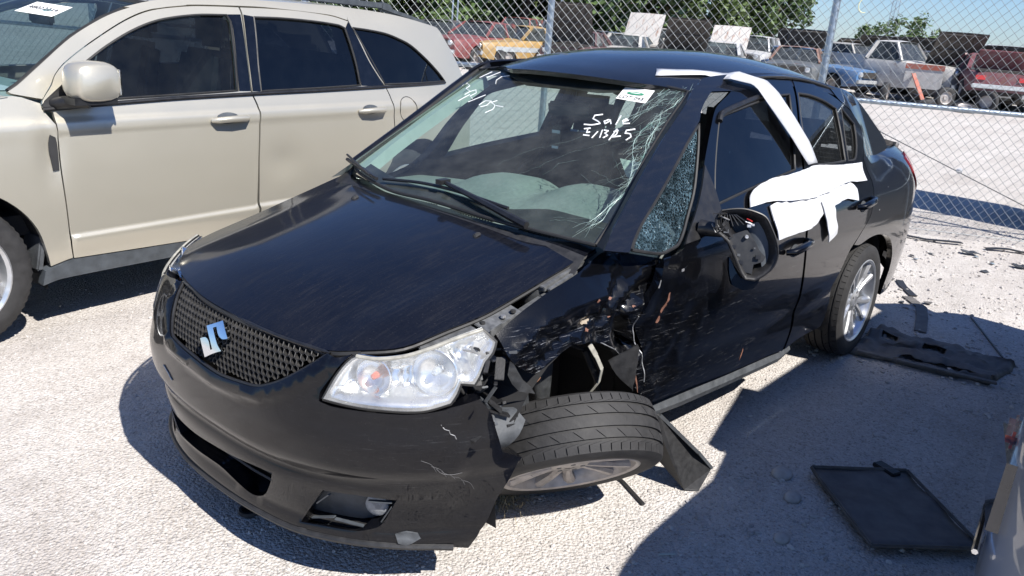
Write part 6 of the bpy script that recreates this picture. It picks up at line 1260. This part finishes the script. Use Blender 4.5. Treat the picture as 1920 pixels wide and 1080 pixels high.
mesh('tailgate', [(-3.77,.70,.55),(-3.76,.68,1.0),(-3.48,.56,1.51),(-3.77,-.70,.55),(-3.76,-.68,1.0),(-3.48,-.56,1.51)], [(0,1,4,3),(1,2,5,4)], CHP, suv)
# inside
MB().box((-1.6,0,.52),(2.6,1.5,.1)).build('floor', M['interior'], suv)
MB().box((-.55,0,1.04),(.55,1.45,.14)).build('dashboard', M['dashlight'], suv, bevel=.04)
for y in (.38,-.38):
    s = MB().box((-1.35,y,.72),(.5,.5,.16)).build('seat', M['seat'], suv, bevel=.05); MB().box((-1.62,y,1.02),(.15,.48,.62),Matrix.Rotation(R(-12),3,'Y'),.85).build('backrest', M['seat'], s, bevel=.04); MB().box((-1.72,y,1.44),(.10,.27,.20)).build('headrest', M['seat'], s, bevel=.04)
MB().box((-2.55,0,1.02),(.2,1.3,.6)).build('rear_bench', M['seat'], suv, bevel=.05); MB().box((-.92,.0,1.45),(.04,.22,.07)).build('rear_view_mirror', M['plastic'], suv, bevel=.01)
MB().box((-.5,.32,1.118),(.16,.22,.004)).build('dash_paper', M['paper'], suv)
# wheels
def suv_wheel(x, s):
    rm = MB().lathe([(.247,.098),(.251,.106),(.243,.108),(.228,.10),(.22,.07),(.212,-.06),(.243,-.10)], 40); rm.lathe([(.0005,.085),(.03,.085),(.065,.08),(.075,.06),(.07,.02)], 24)
    for k in range(5):
        a0 = 2*math.pi*k/5+.2; d = Vector((math.cos(a0),0,math.sin(a0))); t = Vector((-math.sin(a0),0,math.cos(a0))); b = len(rm.v)
        for r_, w, y in ((.05,.058,.080),(.13,.054,.088),(.234,.082,.095)): rm.v += [d*r_-t*w/2+Vector((0,y-.03,0)), d*r_+t*w/2+Vector((0,y-.03,0)), d*r_+t*w*.3+Vector((0,y,0)), d*r_-t*w*.3+Vector((0,y,0))]
        rm.f += [(b+4*j+i,b+4*j+(i+1)%4,b+4*j+4+(i+1)%4,b+4*j+4+i) for j in range(2) for i in range(4)]
    w = rm.build('wheel', M['alloy'], suv, True); w.location = (x,s*.80,.352); w.rotation_euler = (0,.4,0 if s > 0 else math.pi)
    pr = [(.237,-.09),(.25,-.108),(.28,-.116),(.315,-.110),(.338,-.098),(.349,-.082)]; ed_ = []
    for g in (-.055,-.018,.018,.055): ed_ += [(.352,g-.006),(.344,g-.004),(.344,g+.004),(.352,g+.006)]
    pr = pr+ed_+[(r_,-y) for r_, y in pr[::-1]]
    NB = 64; vs = []; fs = []; m = len(pr)
    for k in range(NB*2):
        a = math.pi*k/NB
        for r_, y in pr: dd = .006 if (k%2 and abs(y) > .06 and r_ > .33) else 0; vs.append(((r_-dd)*math.cos(a),y,(r_-dd)*math.sin(a)))
    nn_ = NB*2; fs = [(k*m+i,k*m+i+1,((k+1)%nn_)*m+i+1,((k+1)%nn_)*m+i) for k in range(nn_) for i in range(m-1)]
    t = mesh('tyre', vs, fs, M['rubber'], w, True); t.data.set_sharp_from_angle(angle=R(35))
    MB().lathe([(.001,.03),(.15,.03),(.15,.0)], 24).build('brake_disc', M['darkmetal'], w)
    return w
for x in (.0,-2.89):
    for s in (1,-1): suv_wheel(x, s)
for s in (1,-1):
    for xc in (0.,-3.0):
        q = []; n = 14
        for k in range(n+1): a = math.pi*(k/n)*1.2-.3; q += [(xc+.43*math.cos(a),s*.45,.36+.43*math.sin(a)),(xc+.43*math.cos(a),s*.872,.36+.43*math.sin(a))]
        q.append((xc,s*.45,.36)); mesh('wheelhouse', q, [(2*k,2*k+1,2*k+3,2*k+2) for k in range(n)]+[(2*k,2*k+2,2*n+2) for k in range(n)], M['plastic'], suv)
MB().box((-.40,.79,.40),(.03,.17,.17),Matrix.Rotation(R(-12),3,'Y')).build('mud_flap', M['greyplastic'], suv, bevel=.008)
MB().box((-1.45,0,.36),(2.1,1.55,.16)).build('underbody', M['interior'], suv)
# ------------------------------------------------------------------ the silver hatchback at the right edge
hb = wreck('blue silver SUV parked at the right edge, only its front corner in view', (-1.66,2.78), 0., (.30,.35,.44), L=4.2, W=.88, zs=.26, zh=1.22, zb=1.30, zd=1.25, zr=1.75, xa=.85, xb=.25, xc=-1.72, xd=-1.98, wb=1.3, name='silver_suv', cat='suv', group=None)
for o in hb.children:
    if o.name.split('.')[0] in ('side_window','rear_window','windshield'): o.data.materials.clear(); o.data.materials.append(M['tinted'])
for o in hb.children:
    if o.name.startswith('body') or o.name.startswith('roof') or o.name.startswith('pillar'): o.data.materials.clear(); o.data.materials.append(M['silver'])
for o in [c for c in hb.children if c.name.split('.')[0] in ('headlight','bumper','grille')]: bpy.data.objects.remove(o)
MB().box((2.10,0,.45),(.16,1.54,.40)).build('front_bumper', M['silver'], hb, bevel=.06)
for s in (-1,1):
    hl = MB().box((1.68,s*.84,.76),(.40,.10,.22),Matrix.Rotation(R(-8),3,'Y') @ Matrix.Rotation(R(-s*10),3,'Z')).build('headlight', M['darklens'], hb, bevel=.035)
    MB().box((1.57,s*.888,.77),(.20,.03,.14),Matrix.Rotation(R(-8),3,'Y') @ Matrix.Rotation(R(-s*6),3,'Z')).build('side_marker', M['amber'], hl, bevel=.012)
    MB().tube([(1.42,s*.895,.645),(1.60,s*.893,.635),(1.82,s*.87,.63)], .007, 6).build('chrome_strip', M['chrome'], hl, True)
# ------------------------------------------------------------------ things on the ground
def gpt(x, y, z=0.): return Vector((x,y,gz(x,y)+z))
# the torn liner panel leaning from the tyre to the ground
fl_v = [Vector(p) for p in ((-.430,.775,.315),(-.455,.80,.300),(-.60,.905,.135),(-.70,.925,.035),(-.575,.945,.0),(-.535,.905,.004),(-.52,.735,.115))]
nf = (fl_v[2]-fl_v[0]).cross(fl_v[6]-fl_v[0]).normalized(); n = len(fl_v)
vs = fl_v+[v-nf*.007 for v in fl_v]; fs = [tuple(range(n)), tuple(range(n,2*n))[::-1]]+[(i,n+i,n+(i+1)%n,(i+1)%n) for i in range(n)]
lp = mesh('liner_panel', vs, fs, M['plastic']); lp.data.transform(Matrix.Translation(-fl_v[4])); lp.location = fl_v[4]
tag(lp, 'black torn liner panel leaning behind the folded front tyre', 'liner panel')
o = MB().bar(fl_v[1]-fl_v[4], fl_v[2]-fl_v[4], .012, .012).bar(fl_v[2]-fl_v[4], fl_v[3]-fl_v[4], .012, .012).build('folded_edge', M['greyplastic'], lp)
# black tray at the lower right
tr = empty('black_tray', 'flat black plastic tray lying on the gravel at the lower right', 'tray', (-.985,1.515,.0), R(45))
nt_ = 12; tv_ = [(-.25+.5*i/nt_, -.2+.4*j/nt_, .026+.010*noise.noise(Vector((i*.33,j*.33,1)))+.004*math.cos(i*1.05)) for i in range(nt_+1) for j in range(nt_+1)]
o = mesh('floor_plate', tv_, [(i*(nt_+1)+j,(i+1)*(nt_+1)+j,(i+1)*(nt_+1)+j+1,i*(nt_+1)+j+1) for i in range(nt_) for j in range(nt_)], M['dustyplastic'], tr, True); o.modifiers.new('thickness','SOLIDIFY').thickness = .006
for c, d in (((0,.2,.034),(.50,.012,.022)),((0,-.2,.034),(.50,.012,.022)),((.25,0,.034),(.012,.40,.022)),((-.25,0,.034),(.012,.40,.022))): MB().box(c, (d[0],d[1],.014)).build('rim_edge', M['dustyplastic'], tr, bevel=.004)
MB().box((-.26,.12,.03),(.10,.05,.02),Matrix.Rotation(.4,3,'Z')).build('tab', M['plastic'], tr, bevel=.004)
# crushed bumper cover lying flat behind the sedan
A0, B0, C0, D0 = Vector((-2.50,.80,0)), Vector((-3.10,.80,0)), Vector((-3.12,1.56,0)), Vector((-2.66,1.50,0))
NU, NV = 40, 22; vs = []
for i in range(NU+1):
    for j in range(NV+1):
        u, v = i/NU, j/NV; p = A0.lerp(D0,u).lerp(B0.lerp(C0,u), v)
        e = .06*noise.noise(Vector((u*5,v*5,3)))*(1 if 0 < i < NU and 0 < j < NV else .6); z = .024+.026*noise.noise(Vector((u*6,v*4,0)))+.026*abs(noise.noise(Vector((u*13,v*9,7))))+.02*math.exp(-((v-.30)/.05)**2)*sstep(.2,.4,u)+.018*math.exp(-((v-.62)/.06)**2)*sstep(.9,.6,u)
        if i in (0,NU) or j in (0,NV): z = .004
        vs.append((p.x+e,p.y+e*.7,gz(p.x,p.y)+max(.004,z)))
hole = lambda u, v: (.35 < u < .92 and .10 < v < .19) or (.12 < u < .22 and .55 < v < .68) or (.42 < u < .58 and .56 < v < .64)
fs = [(i*(NV+1)+j,(i+1)*(NV+1)+j,(i+1)*(NV+1)+j+1,i*(NV+1)+j+1) for i in range(NU) for j in range(NV) if not hole((i+.5)/NU,(j+.5)/NV)]
cv_ = mesh('bumper_cover', vs, fs, M['dustyplastic'], None, True); cc = Vector((-2.85,1.2,0)); cv_.data.transform(Matrix.Translation(-cc)); cv_.location = cc; sm = cv_.modifiers.new('thickness','SOLIDIFY'); sm.thickness = .004
tag(cv_, 'crushed dusty bumper cover lying flat behind the rear wheel', 'bumper cover')
for k in range(3):
    a = A0.lerp(D0,.1+.28*k)-cc; b = a+(D0-A0).normalized()*(.16+.05*k); MB().bar(a+Vector((.02,.0,.03)), b+Vector((.0,.02,.025)), .035, .012).build('torn_tab', M['dustyplastic'], cv_, bevel=.003)
# strap and scraps behind the sedan
for nm, lb, pts, w, t_, mt in (('webbing_strap','grey flat strap running from the sunlit gravel into the shade',[(-3.95,.72),(-3.78,.86),(-3.55,.93),(-3.25,1.0)],.07,.006,'dustyplastic'),
    ('metal_rod','thin dark rod lying on the shaded gravel at right',[(-3.85,1.15),(-3.5,1.32),(-3.2,1.46)],.008,.008,'darkmetal'),('twig','short pale stick on the shaded gravel',[(-.12,1.05),(-.16,1.085)],.006,.005,'trimlight'),
    ('shadow_line','dark bent line standing in for a thin shadow beside the folded tyre',[(-.414,.664),(-.40,.72),(-.37,.78),(-.335,.85)],.012,.008,'plastic'),('black_scrap','black scrap of plastic on gravel behind the sedan tail',[(-4.35,.55),(-4.2,.62),(-4.02,.74)],.05,.008,'plastic')):  # the dark bent line by the tyre is a thin shadow made as geometry
    P = [gpt(x,y,.008) for x, y in pts]; c = P[0].copy(); mb = MB()
    for a, b in zip(P, P[1:]): mb.bar(a-c, b-c+(b-a)*.04, w, t_)
    o = mb.build(nm, M[mt]); o.location = c; tag(o, lb, 'scrap')
rg = random.Random(77); k_ = 0
for k in range(24):
    x, y = (rg.uniform(-5.9,-3.6), rg.uniform(-.05,1.0)); s = rg.uniform(.012,.04); n = 5; a0 = rg.uniform(0,6.28)
    pv = [(s*rg.uniform(.5,1.2)*math.cos(a0+6.283*q/n), s*rg.uniform(.4,1.)*math.sin(a0+6.283*q/n), .004+.012*rg.random()) for q in range(n)]
    o = mesh('plastic_shard', pv+[(a,b,c+.003) for a, b, c in pv], [tuple(range(n))[::-1], tuple(range(n,2*n))]+[(q,(q+1)%n,n+(q+1)%n,n+q) for q in range(n)], (M['greyplastic'],M['plastic'],M['bluegrey'],M['dustyplastic'])[k%4]); o.location = gpt(x,y)
    tag(o, 'small plastic shard scattered on the sunlit gravel behind the sedan', 'shard', 'shards on the gravel behind the sedan')
cp = MB().lathe([(.001,.0),(.030,.002),(.036,.008),(.034,.020),(.026,.020),(.024,.010),(.001,.008)], 20).build('rubber_cap', M['rubber'], None, True); cp.matrix_world = Matrix.Translation(gpt(.725,-.03,.002)) @ Matrix.Rotation(R(90),4,'X'); tag(cp, 'small round rubber cap lying in the shade before the bumper', 'cap')
for (x, y), s, lb in (((-.93,1.12),.04,'largest round stone on the shaded gravel at right'),((-.80,1.22),.032,'rounded stone on the shaded gravel next to the tray'),((-.52,1.30),.028,'rounded stone low in the shaded gravel')):
    rg = random.Random(int(s*1000)); bm = bmesh.new(); bmesh.ops.create_icosphere(bm, subdivisions=2, radius=s)
    for v in bm.verts: v.co = Vector((v.co.x*1.2,v.co.y,v.co.z*.55))*(1+.18*noise.noise(v.co*30))
    me = bpy.data.meshes.new('stone'); bm.to_mesh(me); bm.free(); me.polygons.foreach_set('use_smooth',[True]*len(me.polygons)); o = link('stone', me, M['stone']); o.location = gpt(x,y,s*.25); tag(o, lb, 'stone')
# dry grass caught under the folded wheel
rg = random.Random(8); vs = []; fs = []
for k in range(170):
    x, y = .05+rg.gauss(0,.05), .505+rg.gauss(0,.03); a = rg.uniform(0,6.28); l = rg.uniform(.05,.13); h = rg.uniform(.01,.06); w = .0011; b = len(vs); d = Vector((math.cos(a),math.sin(a),0)); s = Vector((-d.y,d.x,0)); p = gpt(x,y)
    for t in (0,.35,.7,1.): c = p+d*l*t+Vector((0,0,h*math.sin(t*2.4)+.003)); vs += [c-s*w*(1.1-t), c+s*w*(1.1-t)]
    fs += [(b+2*i,b+2*i+1,b+2*i+3,b+2*i+2) for i in range(3)]
tag(mesh('dry_grass', vs, fs, M['straw']), 'dry straw tuft caught beneath the folded front wheel', 'grass', kind='stuff')
